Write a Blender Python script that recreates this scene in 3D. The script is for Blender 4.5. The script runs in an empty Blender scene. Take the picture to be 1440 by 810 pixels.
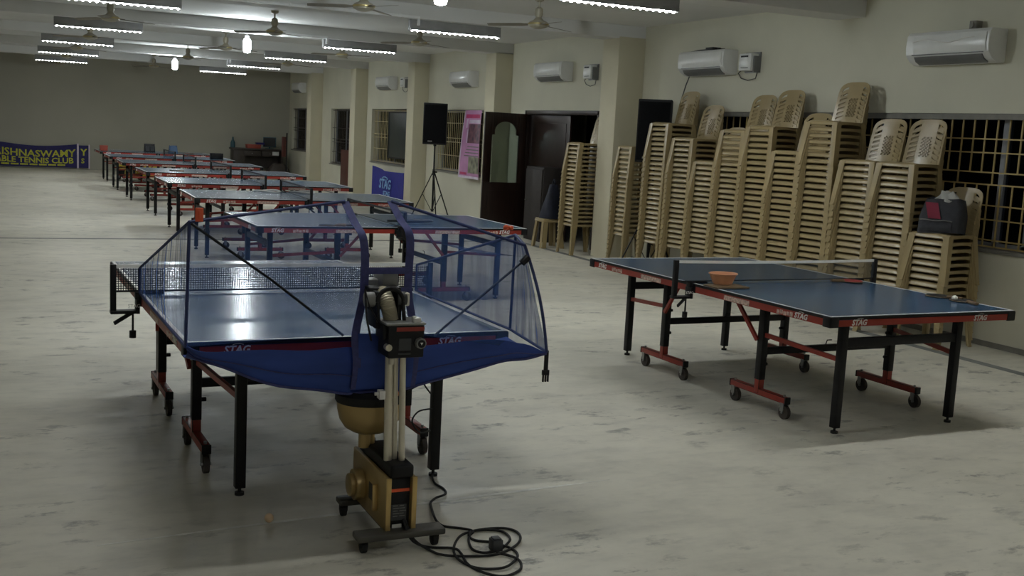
import bpy, bmesh, math, random
from mathutils import Matrix, Vector
random.seed(7)
C = bpy.context.scene.collection
PI = math.pi

# ------------------------------------------------------------------ materials
def lin(v):
    v /= 255.0
    return v / 12.92 if v <= 0.04045 else ((v + 0.055) / 1.055) ** 2.4
def rgb(r, g, b): return (lin(r), lin(g), lin(b), 1.0)

def base_mat(name):
    m = bpy.data.materials.new(name); m.use_nodes = True
    nt = m.node_tree; nt.nodes.clear()
    out = nt.nodes.new('ShaderNodeOutputMaterial')
    return m, nt, out

def mat(name, col, rough=0.5, metal=0.0, var=0.12, scale=8.0, bump=0.0, stretch=(1, 1, 1), spec=0.5, coat=0.0):
    """Principled surface whose colour drifts with a noise texture."""
    m, nt, out = base_mat(name)
    p = nt.nodes.new('ShaderNodeBsdfPrincipled')
    tc = nt.nodes.new('ShaderNodeTexCoord'); mp = nt.nodes.new('ShaderNodeMapping')
    mp.inputs['Scale'].default_value = stretch
    nz = nt.nodes.new('ShaderNodeTexNoise'); nz.inputs['Scale'].default_value = scale; nz.inputs['Detail'].default_value = 5
    nt.links.new(tc.outputs['Object'], mp.inputs['Vector']); nt.links.new(mp.outputs[0], nz.inputs['Vector'])
    rp = nt.nodes.new('ShaderNodeValToRGB')
    rp.color_ramp.elements[0].position = 0.3; rp.color_ramp.elements[1].position = 0.7
    rp.color_ramp.elements[0].color = tuple(c * (1 - var) for c in col[:3]) + (1,)
    rp.color_ramp.elements[1].color = tuple(min(1, c * (1 + var)) for c in col[:3]) + (1,)
    nt.links.new(nz.outputs['Fac'], rp.inputs['Fac']); nt.links.new(rp.outputs['Color'], p.inputs['Base Color'])
    p.inputs['Roughness'].default_value = rough; p.inputs['Metallic'].default_value = metal
    p.inputs['Specular IOR Level'].default_value = spec
    if coat: p.inputs['Coat Weight'].default_value = coat; p.inputs['Coat Roughness'].default_value = 0.15
    if bump:
        b = nt.nodes.new('ShaderNodeBump'); b.inputs['Strength'].default_value = bump; b.inputs['Distance'].default_value = 0.01
        nt.links.new(nz.outputs['Fac'], b.inputs['Height']); nt.links.new(b.outputs[0], p.inputs['Normal'])
    nt.links.new(p.outputs[0], out.inputs['Surface'])
    return m

def glow(name, col, strength):
    m, nt, out = base_mat(name)
    e = nt.nodes.new('ShaderNodeEmission'); e.inputs['Color'].default_value = col; e.inputs['Strength'].default_value = strength
    nt.links.new(e.outputs[0], out.inputs['Surface'])
    return m

def floor_mat():
    m, nt, out = base_mat('stone_floor'); N, L = nt.nodes, nt.links
    p = N.new('ShaderNodeBsdfPrincipled'); tc = N.new('ShaderNodeTexCoord')
    def noise(scale, st, det=6, rough=0.6):
        mp = N.new('ShaderNodeMapping'); mp.inputs['Scale'].default_value = st
        L.new(tc.outputs['Object'], mp.inputs['Vector'])
        n = N.new('ShaderNodeTexNoise'); n.inputs['Scale'].default_value = scale; n.inputs['Detail'].default_value = det
        n.inputs['Roughness'].default_value = rough
        L.new(mp.outputs[0], n.inputs['Vector']); return n.outputs['Fac']
    def ramp(f, stops):
        r = N.new('ShaderNodeValToRGB'); e = r.color_ramp.elements
        e[0].position, e[0].color = stops[0]; e[1].position, e[1].color = stops[-1]
        for ps, c in stops[1:-1]:
            q = e.new(ps); q.color = c
        L.new(f, r.inputs['Fac']); return r.outputs['Color']
    def mix(kind, a, b, f):
        x = N.new('ShaderNodeMix'); x.data_type = 'RGBA'; x.blend_type = kind
        if isinstance(f, float): x.inputs['Factor'].default_value = f
        else: L.new(f, x.inputs['Factor'])
        L.new(a, x.inputs[6]); L.new(b, x.inputs[7]); return x.outputs[2]
    g = lambda v, t=1.0: (v * 1.0, v * 0.975 , v * 0.885 * t, 1)
    base = ramp(noise(0.55, (1, 1, 1)), [(0.3, g(0.60)), (0.5, g(0.69)), (0.72, g(0.77))])
    streak = ramp(noise(2.4, (0.95, 1.7, 1), 7, 0.65), [(0.30, g(0.55)), (0.5, g(0.86)), (0.68, g(1.0))])
    fine = ramp(noise(9, (0.6, 1.6, 1), 6, 0.7), [(0.33, g(0.72)), (0.5, g(0.97)), (0.7, g(1.0))])
    c = mix('MULTIPLY', base, streak, 0.45); c = mix('MULTIPLY', c, fine, 0.35)
    scuff = ramp(noise(3.3, (1.05, 2.1, 1), 8, 0.72), [(0.555, (0, 0, 0, 1)), (0.64, (1, 1, 1, 1))])
    near = ramp(noise(0.8, (1, 1, 1), 2), [(0.40, (0, 0, 0, 1)), (0.58, (1, 1, 1, 1))])
    k = N.new('ShaderNodeMath'); k.operation = 'MULTIPLY'; L.new(scuff, k.inputs[0]); L.new(near, k.inputs[1])
    k2 = N.new('ShaderNodeMath'); k2.operation = 'MULTIPLY'; L.new(k.outputs[0], k2.inputs[0]); k2.inputs[1].default_value = 0.75
    dark = N.new('ShaderNodeRGB'); dark.outputs[0].default_value = (0.16, 0.155, 0.14, 1)
    c = mix('MIX', c, dark.outputs[0], k2.outputs[0])
    L.new(c, p.inputs['Base Color'])
    rr = ramp(noise(4, (1, 1, 1)), [(0.3, (0.42,) * 3 + (1,)), (0.7, (0.62,) * 3 + (1,))])
    L.new(rr, p.inputs['Roughness']); p.inputs['Specular IOR Level'].default_value = 0.35
    L.new(p.outputs[0], out.inputs['Surface'])
    return m

def netting(name, col, cover, pleat=0.0):
    """Fine netting: threads too small to resolve, so the cloth covers a share of what lies behind it."""
    m, nt, out = base_mat(name); N, L = nt.nodes, nt.links
    d = N.new('ShaderNodeBsdfDiffuse'); d.inputs['Color'].default_value = col
    tl = N.new('ShaderNodeBsdfTranslucent'); tl.inputs['Color'].default_value = col
    ad = N.new('ShaderNodeMixShader'); ad.inputs[0].default_value = 0.35
    L.new(d.outputs[0], ad.inputs[1]); L.new(tl.outputs[0], ad.inputs[2])
    t = N.new('ShaderNodeBsdfTransparent'); mx = N.new('ShaderNodeMixShader')
    tc = N.new('ShaderNodeTexCoord'); wv = N.new('ShaderNodeTexNoise')
    mp = N.new('ShaderNodeMapping'); mp.inputs['Scale'].default_value = (22, 22, 1.6)
    L.new(tc.outputs['Object'], mp.inputs['Vector']); L.new(mp.outputs[0], wv.inputs['Vector']); wv.inputs['Scale'].default_value = 1.0
    mr = N.new('ShaderNodeMapRange'); mr.inputs[1].default_value = 0.3; mr.inputs[2].default_value = 0.7
    mr.inputs[3].default_value = cover - pleat; mr.inputs[4].default_value = cover + pleat
    L.new(wv.outputs['Fac'], mr.inputs[0]); L.new(mr.outputs[0], mx.inputs[0])
    L.new(t.outputs[0], mx.inputs[1]); L.new(ad.outputs[0], mx.inputs[2]); L.new(mx.outputs[0], out.inputs['Surface'])
    return m

def cord_grid(name, col, pitch, fill):
    """Square-mesh sports net: cords of the given pitch along local x (or y) and z."""
    m, nt, out = base_mat(name); N, L = nt.nodes, nt.links
    tc = N.new('ShaderNodeTexCoord'); sp = N.new('ShaderNodeSeparateXYZ'); L.new(tc.outputs['UV'], sp.inputs[0])
    def line(o):
        a = N.new('ShaderNodeMath'); a.operation = 'DIVIDE'; L.new(o, a.inputs[0]); a.inputs[1].default_value = pitch
        f = N.new('ShaderNodeMath'); f.operation = 'FRACT'; L.new(a.outputs[0], f.inputs[0])
        q = N.new('ShaderNodeMath'); q.operation = 'LESS_THAN'; L.new(f.outputs[0], q.inputs[0]); q.inputs[1].default_value = fill
        return q.outputs[0]
    mx = N.new('ShaderNodeMath'); mx.operation = 'MAXIMUM'; L.new(line(sp.outputs[0]), mx.inputs[0]); L.new(line(sp.outputs[1]), mx.inputs[1])
    d = N.new('ShaderNodeBsdfDiffuse'); d.inputs['Color'].default_value = col
    t = N.new('ShaderNodeBsdfTransparent'); s = N.new('ShaderNodeMixShader')
    L.new(mx.outputs[0], s.inputs[0]); L.new(t.outputs[0], s.inputs[1]); L.new(d.outputs[0], s.inputs[2])
    L.new(s.outputs[0], out.inputs['Surface'])
    return m

def glass_mat(name, tint, gloss=0.12):
    m, nt, out = base_mat(name); N, L = nt.nodes, nt.links
    t = N.new('ShaderNodeBsdfTransparent'); t.inputs['Color'].default_value = tint
    g = N.new('ShaderNodeBsdfGlossy'); g.inputs['Roughness'].default_value = 0.05
    fr = N.new('ShaderNodeLayerWeight'); fr.inputs['Blend'].default_value = gloss
    s = N.new('ShaderNodeMixShader'); L.new(fr.outputs['Fresnel'], s.inputs[0]); L.new(t.outputs[0], s.inputs[1]); L.new(g.outputs[0], s.inputs[2])
    L.new(s.outputs[0], out.inputs['Surface'])
    return m

def poster_photo(name, a, b):
    m, nt, out = base_mat(name); N, L = nt.nodes, nt.links
    tc = N.new('ShaderNodeTexCoord'); v = N.new('ShaderNodeTexVoronoi'); v.inputs['Scale'].default_value = 9
    L.new(tc.outputs['Object'], v.inputs['Vector'])
    r = N.new('ShaderNodeValToRGB'); r.color_ramp.elements[0].color = a; r.color_ramp.elements[1].color = b
    L.new(v.outputs['Distance'], r.inputs['Fac'])
    p = N.new('ShaderNodeBsdfPrincipled'); L.new(r.outputs[0], p.inputs['Base Color']); p.inputs['Roughness'].default_value = 0.4
    L.new(p.outputs[0], out.inputs['Surface']); return m

M = dict(
    wall=mat('cream_wall_paint', (0.62, 0.60, 0.485, 1), 0.75, var=0.05, scale=1.3),
    column=mat('tan_column_paint', (0.60, 0.56, 0.42, 1), 0.75, var=0.05, scale=1.5),
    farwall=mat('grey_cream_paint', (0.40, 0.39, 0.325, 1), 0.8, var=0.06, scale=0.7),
    ceiling=mat('ceiling_paint', (0.66, 0.66, 0.645, 1), 0.85, var=0.04, scale=0.8),
    floor=floor_mat(),
    joint=mat('dark_floor_joint', (0.19, 0.195, 0.185, 1), 0.7, var=0.25, scale=6),
    chalk=mat('pale_floor_joint', (0.74, 0.73, 0.67, 1), 0.7, var=0.25, scale=9),
    sill=mat('stone_sill', (0.20, 0.19, 0.165, 1), 0.6, scale=12),
    darkwood=mat('dark_brown_wood', (0.022, 0.010, 0.007, 1), 0.38, var=0.35, scale=6, stretch=(6, 6, 0.6)),
    redwood=mat('red_brown_wood', (0.085, 0.020, 0.014, 1), 0.45, var=0.3, scale=6, stretch=(6, 6, 0.6)),
    winframe=mat('grey_window_frame', (0.26, 0.27, 0.29, 1), 0.5),
    grille=mat('yellow_cream_grille_paint', (0.46, 0.34, 0.13, 1), 0.45, var=0.15),
    grille2=mat('cream_grille_paint', (0.50, 0.43, 0.24, 1), 0.5, var=0.15),
    pane=glass_mat('window_glass', (0.55, 0.58, 0.62, 1)),
    frost=glass_mat('door_glass', (0.62, 0.68, 0.66, 1), 0.35),
    night=mat('night_wall', (0.012, 0.012, 0.014, 1), 0.9),
    inner=mat('inner_room_paint', (0.34, 0.30, 0.16, 1), 0.9),
    blue=mat('blue_table_paint', (0.034, 0.088, 0.170, 1), 0.21, var=0.10, scale=2.5, spec=0.6),
    line=mat('white_line_paint', (0.72, 0.72, 0.70, 1), 0.4, var=0.05),
    red=mat('red_apron_paint', (0.29, 0.026, 0.014, 1), 0.42, var=0.12),
    redsteel=mat('red_steel_paint', (0.27, 0.030, 0.018, 1), 0.42, var=0.15),
    black=mat('black_steel_paint', (0.007, 0.007, 0.008, 1), 0.45, var=0.2, spec=0.3),
    rubber=mat('black_rubber', (0.012, 0.012, 0.012, 1), 0.75, var=0.25),
    wheel=mat('dusty_caster_wheel', (0.045, 0.036, 0.030, 1), 0.7, var=0.3),
    steel=mat('grey_steel', (0.30, 0.30, 0.29, 1), 0.35, metal=0.8),
    white=mat('white_lettering_paint', (0.75, 0.73, 0.70, 1), 0.5, var=0.05),
    sticker=mat('faded_sticker', (0.55, 0.40, 0.34, 1), 0.5, var=0.5, scale=60),
    tape=mat('white_net_tape', (0.78, 0.78, 0.73, 1), 0.8, var=0.08),
    netblack=cord_grid('black_net_cord', (0.018, 0.022, 0.030, 1), 0.0125, 0.30),
    netgrey=netting('fine_grey_net', (0.05, 0.065, 0.075, 1), 0.42),
    netblue=netting('blue_netting', (0.070, 0.145, 0.37, 1), 0.42, 0.08),
    netblue2=netting('pleated_blue_netting', (0.055, 0.112, 0.31, 1), 0.52, 0.28),
    bluecloth=mat('blue_trough_cloth', (0.026, 0.060, 0.27, 1), 0.75, var=0.18, scale=5, stretch=(0.6, 3, 3), bump=0.25),
    webbing=mat('navy_webbing', (0.050, 0.056, 0.18, 1), 0.7, var=0.2, scale=50),
    hem=mat('blue_hem_tape', (0.032, 0.046, 0.14, 1), 0.7, var=0.15, scale=30),
    orange=mat('orange_tag', (0.85, 0.13, 0.045, 1), 0.5, var=0.08),
    gold=mat('gold_metallic_plastic', (0.44, 0.315, 0.13, 1), 0.36, metal=0.45, var=0.08, scale=3),
    goldlight=mat('pale_gold_trim', (0.62, 0.44, 0.18, 1), 0.3, metal=0.6, var=0.05),
    silver=mat('brushed_aluminium', (0.66, 0.62, 0.52, 1), 0.30, metal=0.75, var=0.05),
    hose=mat('ribbed_grey_hose', (0.46, 0.42, 0.31, 1), 0.4, metal=0.3),
    bplastic=mat('black_plastic', (0.009, 0.009, 0.010, 1), 0.5, var=0.2, spec=0.3),
    dgrey=mat('dark_grey_plastic', (0.045, 0.047, 0.05, 1), 0.5, var=0.15),
    mgrey=mat('mid_grey_plastic', (0.20, 0.20, 0.19, 1), 0.5, var=0.1),
    base=mat('grey_base_plate', (0.070, 0.066, 0.055, 1), 0.5, var=0.15),
    ballo=mat('orange_ball', (0.62, 0.20, 0.06, 1), 0.4),
    ballb=mat('beige_ball', (0.82, 0.60, 0.38, 1), 0.4, var=0.04),
    ballw=mat('white_ball', (0.78, 0.75, 0.66, 1), 0.4, var=0.04),
    chair=mat('beige_plastic', (0.35, 0.27, 0.135, 1), 0.32, var=0.10, scale=4, spec=0.55, coat=0.08),
    basket=mat('peach_plastic', (0.74, 0.36, 0.19, 1), 0.45, var=0.1),
    ac=mat('white_ac_plastic', (0.72, 0.72, 0.70, 1), 0.28, var=0.03),
    acgrey=mat('grey_louvre', (0.16, 0.16, 0.16, 1), 0.4),
    fan=mat('beige_fan_paint', (0.36, 0.33, 0.25, 1), 0.4, metal=0.2),
    fandark=mat('brown_fan_blade', (0.20, 0.18, 0.14, 1), 0.45),
    brass=mat('fan_brass', (0.45, 0.36, 0.16, 1), 0.35, metal=0.7),
    housing=mat('grey_light_housing', (0.28, 0.28, 0.28, 1), 0.5),
    conduit=mat('white_conduit', (0.80, 0.80, 0.80, 1), 0.4, var=0.03),
    spk=mat('black_speaker_cloth', (0.006, 0.006, 0.007, 1), 0.85, var=0.3, scale=60, spec=0.12),
    bannerblue=mat('blue_banner_cloth', (0.012, 0.010, 0.115, 1), 0.6, var=0.2),
    surround=mat('royal_blue_cloth', (0.018, 0.022, 0.25, 1), 0.7, var=0.1),
    cyan=mat('pale_blue_print', (0.22, 0.42, 0.72, 1), 0.6, var=0.1),
    yellow=mat('yellow_print', (0.55, 0.55, 0.05, 1), 0.6, var=0.25, scale=25),
    pink=mat('pink_poster_vinyl', (0.56, 0.27, 0.50, 1), 0.4, var=0.15, scale=3),
    magenta=mat('magenta_print', (0.52, 0.04, 0.16, 1), 0.4),
    pale=mat('pale_print', (0.68, 0.60, 0.72, 1), 0.4),
    photoa=poster_photo('poster_picture', (0.02, 0.02, 0.05, 1), (0.30, 0.14, 0.16, 1)),
    photob=poster_photo('poster_picture_people', (0.03, 0.03, 0.03, 1), (0.40, 0.40, 0.28, 1)),
    board=mat('green_black_board', (0.018, 0.026, 0.026, 1), 0.35, var=0.2),
    cab=mat('grey_cabinet_paint', (0.040, 0.034, 0.032, 1), 0.55, spec=0.3),
    navybag=mat('navy_bag_cloth', (0.005, 0.007, 0.020, 1), 0.7, var=0.5, scale=14, bump=0.5),
    packgrey=mat('charcoal_backpack_cloth', (0.030, 0.031, 0.038, 1), 0.8, var=0.25, scale=18, bump=0.3),
    packred=mat('crimson_patch', (0.20, 0.010, 0.035, 1), 0.7),
    cloth=mat('pale_grey_cloth', (0.40, 0.40, 0.37, 1), 0.8, bump=0.4),
    crate=mat('yellow_plastic', (0.50, 0.38, 0.02, 1), 0.5),
    redbox=mat('red_box', (0.33, 0.06, 0.035, 1), 0.5),
    bluebox=mat('blue_cloth', (0.06, 0.11, 0.20, 1), 0.7, bump=0.3),
    teal=mat('teal_plastic', (0.03, 0.09, 0.11, 1), 0.5),
    deskwood=mat('dark_desk_wood', (0.035, 0.026, 0.020, 1), 0.55, var=0.25),
    rubred=mat('red_racket_rubber', (0.30, 0.03, 0.03, 1), 0.6),
    rubblack=mat('black_racket_rubber', (0.012, 0.012, 0.012, 1), 0.6),
    handle=mat('racket_handle_wood', (0.16, 0.10, 0.05, 1), 0.5),
    paper=mat('paper_label', (0.62, 0.62, 0.60, 1), 0.6),
)
TUBE = glow('lit_tube', (0.975, 1.0, 0.99, 1), 56.0)
BULB = glow('lit_bulb', (0.88, 0.97, 1.0, 1), 260.0)

# ------------------------------------------------------------------ mesh builder
class MB:
    def __init__(s): s.v, s.f, s.m, s.uv = [], [], [], {}
    def add(s, vs, fs, mi=0):
        o = len(s.v); s.v += [tuple(v) for v in vs]
        for f in fs: s.f.append(tuple(i + o for i in f)); s.m.append(mi)
        return s
    def box(s, c, d, mi=0, rot=None):
        x, y, z = (q / 2 for q in d); P = []
        for k in (-z, z):
            for (i, j) in ((-x, -y), (x, -y), (x, y), (-x, y)): P.append(Vector((i, j, k)))
        if rot is not None: P = [rot @ p for p in P]
        P = [p + Vector(c) for p in P]
        return s.add(P, [(3, 2, 1, 0), (4, 5, 6, 7), (0, 1, 5, 4), (1, 2, 6, 5), (2, 3, 7, 6), (3, 0, 4, 7)], mi)
    def b2(s, lo, hi, mi=0):
        return s.box([(a + b) / 2 for a, b in zip(lo, hi)], [abs(b - a) for a, b in zip(lo, hi)], mi)
    def frame_of(s, p, q, up=(0, 0, 1)):
        t = (Vector(q) - Vector(p)).normalized(); u = Vector(up)
        if abs(t.dot(u)) > 0.97: u = Vector((0, 1, 0)) if abs(t.y) < 0.9 else Vector((1, 0, 0))
        a = t.cross(u).normalized(); b = a.cross(t).normalized()
        return t, a, b
    def bar(s, p, q, w, h=None, mi=0, up=(0, 0, 1)):
        h = h or w; t, a, b = s.frame_of(p, q, up); P = []
        for e in (Vector(p), Vector(q)):
            for (i, j) in ((-1, -1), (1, -1), (1, 1), (-1, 1)): P.append(e + a * i * w / 2 + b * j * h / 2)
        return s.add(P, [(3, 2, 1, 0), (4, 5, 6, 7), (0, 1, 5, 4), (1, 2, 6, 5), (2, 3, 7, 6), (3, 0, 4, 7)], mi)
    def cyl(s, p, q, r, r2=None, n=14, mi=0):
        r2 = r if r2 is None else r2; t, a, b = s.frame_of(p, q); P = []
        for e, rr in ((Vector(p), r), (Vector(q), r2)):
            for i in range(n):
                w = 2 * PI * i / n; P.append(e + (a * math.cos(w) + b * math.sin(w)) * rr)
        F = [(i, (i + 1) % n, n + (i + 1) % n, n + i) for i in range(n)]
        F += [tuple(range(n - 1, -1, -1)), tuple(range(n, 2 * n))]
        return s.add(P, F, mi)
    def tube(s, pts, r, n=8, mi=0, closed=False):
        pts = [Vector(p) for p in pts]; P = []; k = len(pts); a = None
        for i, p in enumerate(pts):
            if closed: t = (pts[(i + 1) % k] - pts[i - 1]).normalized()
            else: t = (pts[min(i + 1, k - 1)] - pts[max(i - 1, 0)]).normalized()
            if a is None:
                a = t.orthogonal().normalized()
            a = (a - t * a.dot(t)).normalized(); b = t.cross(a)
            rr = r[i] if isinstance(r, (list, tuple)) else r
            for j in range(n):
                w = 2 * PI * j / n; P.append(p + (a * math.cos(w) + b * math.sin(w)) * rr)
        F = []
        for i in range(k if closed else k - 1):
            i2 = (i + 1) % k
            for j in range(n): F.append((i * n + j, i * n + (j + 1) % n, i2 * n + (j + 1) % n, i2 * n + j))
        if not closed: F += [tuple(range(n - 1, -1, -1)), tuple(range((k - 1) * n, k * n))]
        return s.add(P, F, mi)
    def lathe(s, prof, o=(0, 0, 0), n=20, mi=0, mx=None):
        P, F = [], []; k = len(prof)
        for (r, z) in prof:
            for j in range(n):
                w = 2 * PI * j / n; P.append(Vector((r * math.cos(w), r * math.sin(w), z)))
        if mx is not None: P = [mx @ p for p in P]
        P = [p + Vector(o) for p in P]
        for i in range(k - 1):
            for j in range(n): F.append((i * n + j, i * n + (j + 1) % n, (i + 1) * n + (j + 1) % n, (i + 1) * n + j))
        if prof[0][0] > 1e-6: F.append(tuple(range(n - 1, -1, -1)))
        if prof[-1][0] > 1e-6: F.append(tuple(range((k - 1) * n, k * n)))
        return s.add(P, F, mi)
    def ball(s, o, r, mi=0, n=14, sc=(1, 1, 1)):
        k = 8; prof = [(max(1e-7, r * math.sin(PI * i / k)), -r * math.cos(PI * i / k)) for i in range(k + 1)]
        return s.lathe(prof, o, n, mi, Matrix.Diagonal(sc))
    def prism(s, poly, axis, a, b, mi=0):
        """polygon in the two other axes, extruded along axis from a to b"""
        def pt(u, v, w): return {0: (w, u, v), 1: (u, w, v), 2: (u, v, w)}[axis]
        n = len(poly); P = [pt(u, v, a) for u, v in poly] + [pt(u, v, b) for u, v in poly]
        F = [tuple(range(n)), tuple(range(2 * n - 1, n - 1, -1))] + [(i, i + n, (i + 1) % n + n, (i + 1) % n) for i in range(n)]
        return s.add(P, F, mi)
    def solid(s, V, F, t, mi=0):
        """thicken an open sheet by t along its vertex normals"""
        V = [Vector(v) for v in V]; nr = [Vector((0, 0, 0)) for _ in V]; edges = {}
        for f in F:
            n = (V[f[1]] - V[f[0]]).cross(V[f[2]] - V[f[0]])
            if len(f) == 4: n = (V[f[2]] - V[f[0]]).cross(V[f[3]] - V[f[1]])
            if n.length < 1e-12: continue
            n.normalize()
            for i in f: nr[i] += n
            for i in range(len(f)):
                e = (f[i], f[(i + 1) % len(f)]); edges[e] = 1
        k = len(V); W = []
        for v, n in zip(V, nr):
            W.append(v + (n.normalized() * t if n.length > 1e-9 else Vector((0, 0, 0))))
        G = [tuple(reversed(f)) for f in F] + [tuple(i + k for i in f) for f in F]
        for (a, b) in edges:
            if (b, a) not in edges: G.append((a, b, b + k, a + k))
        return s.add(V + W, G, mi)
    def grid(s, fn, nu, nv, t=0.0, mi=0, skip=None):
        V = [fn(i / nu, j / nv) for j in range(nv + 1) for i in range(nu + 1)]
        F = []
        for j in range(nv):
            for i in range(nu):
                if skip and skip(i, j): continue
                a = j * (nu + 1) + i; F.append((a, a + 1, a + nu + 2, a + nu + 1))
        if t: return s.solid(V, F, t, mi)
        return s.add(V, F, mi)
    def build(s, name, mats, parent=None, bevel=0.0, smooth=True, angle=35, segs=2):
        me = bpy.data.meshes.new(name); me.from_pydata(s.v, [], s.f)
        if not isinstance(mats, (list, tuple)): mats = [mats]
        for m in mats: me.materials.append(m)
        me.polygons.foreach_set('material_index', s.m)
        bm = bmesh.new(); bm.from_mesh(me)
        bmesh.ops.recalc_face_normals(bm, faces=bm.faces)
        if bevel:
            ed = [e for e in bm.edges if len(e.link_faces) == 2 and e.calc_face_angle(0) > math.radians(40)]
            bmesh.ops.bevel(bm, geom=ed, offset=bevel, segments=segs, affect='EDGES', profile=0.5, clamp_overlap=True)
        bm.to_mesh(me); bm.free()
        if smooth:
            me.polygons.foreach_set('use_smooth', [True] * len(me.polygons)); me.set_sharp_from_angle(angle=math.radians(angle))
        me.update()
        o = bpy.data.objects.new(name, me); C.objects.link(o)
        if parent is not None: o.parent = parent
        return o

def tag(o, label=None, cat=None, group=None, kind=None):
    if label: o['label'] = label
    if cat: o['category'] = cat
    if group: o['group'] = group
    if kind: o['kind'] = kind
    return o
def thing(name, label, cat, loc=(0, 0, 0), rz=0.0, group=None):
    o = bpy.data.objects.new(name, None); o.empty_display_size = 0.1; C.objects.link(o)
    o.location = loc; o.rotation_euler = (0, 0, rz)
    return tag(o, label, cat, group)
def copy_tree(o, parent=None):
    c = o.copy(); C.objects.link(c)
    if parent is not None: c.parent = parent
    for ch in list(o.children): copy_tree(ch, c)
    return c
def dup(o, label, loc, rz=None, group=None):
    c = copy_tree(o); c['label'] = label; c.location = loc
    if rz is not None: c.rotation_euler = (0, 0, rz)
    if group: c['group'] = group
    return c
def struct(name, mb, mats, parent=None, bevel=0.0):
    o = mb.build(name, mats, parent, bevel)
    if parent is None: o['kind'] = 'structure'
    return o
def letters(name, txt, size, m, parent, mx, extrude=0.0012, shear=0.0, bold=0.0, width=None):
    """lettering as a mesh; mx maps text x, y (baseline, left start) into the parent's space"""
    cu = bpy.data.curves.new(name, 'FONT'); cu.body = txt; cu.size = size; cu.extrude = extrude; cu.shear = shear; cu.offset = bold
    cu.resolution_u = 2
    o = bpy.data.objects.new(name, cu); C.objects.link(o)
    dg = bpy.context.evaluated_depsgraph_get(); dg.update()
    me = bpy.data.meshes.new_from_object(o.evaluated_get(dg))
    bpy.data.objects.remove(o)
    if width:
        xs = [v.co.x for v in me.vertices]; k = width / (max(xs) - min(xs))
        for v in me.vertices: v.co.x = (v.co.x - min(xs)) * k
    me.transform(mx); me.materials.clear(); me.materials.append(m)
    r = bpy.data.objects.new(name, me); C.objects.link(r); r.parent = parent
    return r
def axes(o, x, y):
    x, y = Vector(x).normalized(), Vector(y).normalized(); z = x.cross(y)
    return Matrix(((x.x, y.x, z.x, o[0]), (x.y, y.y, z.y, o[1]), (x.z, y.z, z.z, o[2]), (0, 0, 0, 1)))
ORD = ['', 'topmost', 'second', 'third', 'fourth', 'fifth', 'sixth', 'seventh', 'eighth', 'ninth', 'tenth', 'eleventh', 'twelfth',
       'thirteenth', 'fourteenth', 'fifteenth', 'sixteenth', 'seventeenth', 'eighteenth', 'nineteenth', 'twentieth', 'twenty-first',
       'twenty-second', 'twenty-third', 'twenty-fourth', 'twenty-fifth', 'twenty-sixth', 'twenty-seventh']

# ------------------------------------------------------------------ camera
H = 1.70842
cd = bpy.data.cameras.new('camera'); cam = bpy.data.objects.new('camera', cd); C.objects.link(cam)
cd.sensor_width = 36.0; cd.lens = 1536.756 / 1440 * 36.0; cd.clip_start = 0.05; cd.clip_end = 200
pit, rol, yaw = 0.1400682, 0.0519407, 0.4348465
fw = Vector((math.sin(yaw) * math.cos(pit), math.cos(yaw) * math.cos(pit), -math.sin(pit)))
rt = Vector((math.cos(yaw), -math.sin(yaw), 0)); up = rt.cross(fw)
r2 = math.cos(rol) * rt + math.sin(rol) * up; u2 = -math.sin(rol) * rt + math.cos(rol) * up
cam.matrix_world = Matrix(((r2.x, u2.x, -fw.x, 0), (r2.y, u2.y, -fw.y, 0), (r2.z, u2.z, -fw.z, H), (0, 0, 0, 1)))
bpy.context.scene.camera = cam

# ------------------------------------------------------------------ the room
XW, XL, YN, YF, ZC, ZB = 8.14, -5.2, -3.2, 35.0, 3.28, 3.10
struct('floor', MB().b2((XL - .2, YN - .2, -.12), (XW + 2.2, YF + .3, 0)), M['floor'])
struct('ceiling', MB().b2((XL - .2, YN - .2, ZC), (XW + .5, YF + .3, ZC + .15)), M['ceiling'])
OPEN = [(4.4, 11.9, .885, 2.115), (14.67, 17.32, 0, 2.12), (19.05, 21.76, .88, 2.125), (23.52, 26.22, .86, 2.135),
        (28.08, 30.0, .64, 2.135), (32.5, 34.6, .87, 2.15)]
w = MB(); y = YN - .2
for (a, b, z0, z1) in OPEN:
    w.b2((XW, y, 0), (XW + .25, a, ZC))
    if z0 > 0: w.b2((XW, a, 0), (XW + .25, b, z0))
    w.b2((XW, a, z1), (XW + .25, b, ZC)); y = b
w.b2((XW, y, 0), (XW + .25, YF + .3, ZC))
struct('wall_right', w, M['wall'])
struct('wall_far', MB().b2((XL - .2, YF, 0), (XW, YF + .25, ZC)), M['farwall'])
struct('wall_left', MB().b2((XL - .2, YN - .2, 0), (XL, YF, ZC)), M['wall'])
struct('wall_back', MB().b2((XL, YN - .2, 0), (XW, YN, ZC)), M['wall'])
COLS = [(13.5, 13.96, 7.72), (17.97, 18.41, 7.81), (22.24, 22.67, 7.81), (26.63, 27.06, 7.82), (30.95, 31.4, 7.80)]
for i, (a, b, x) in enumerate(COLS):
    struct('trim_%d' % (i + 1), MB().b2((x, a, 0), (XW + .02, b, ZB + .02)), M['column'], bevel=.008)
BEAMS = [.6, 4.95, 9.35, 13.73, 18.19, 22.45, 26.85, 31.2]
for i, yb in enumerate(BEAMS):
    struct('trim_%d' % (i + 11), MB().b2((XL, yb - .22, ZB), (XW, yb + .22, ZC + .02)), M['ceiling'])
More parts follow.
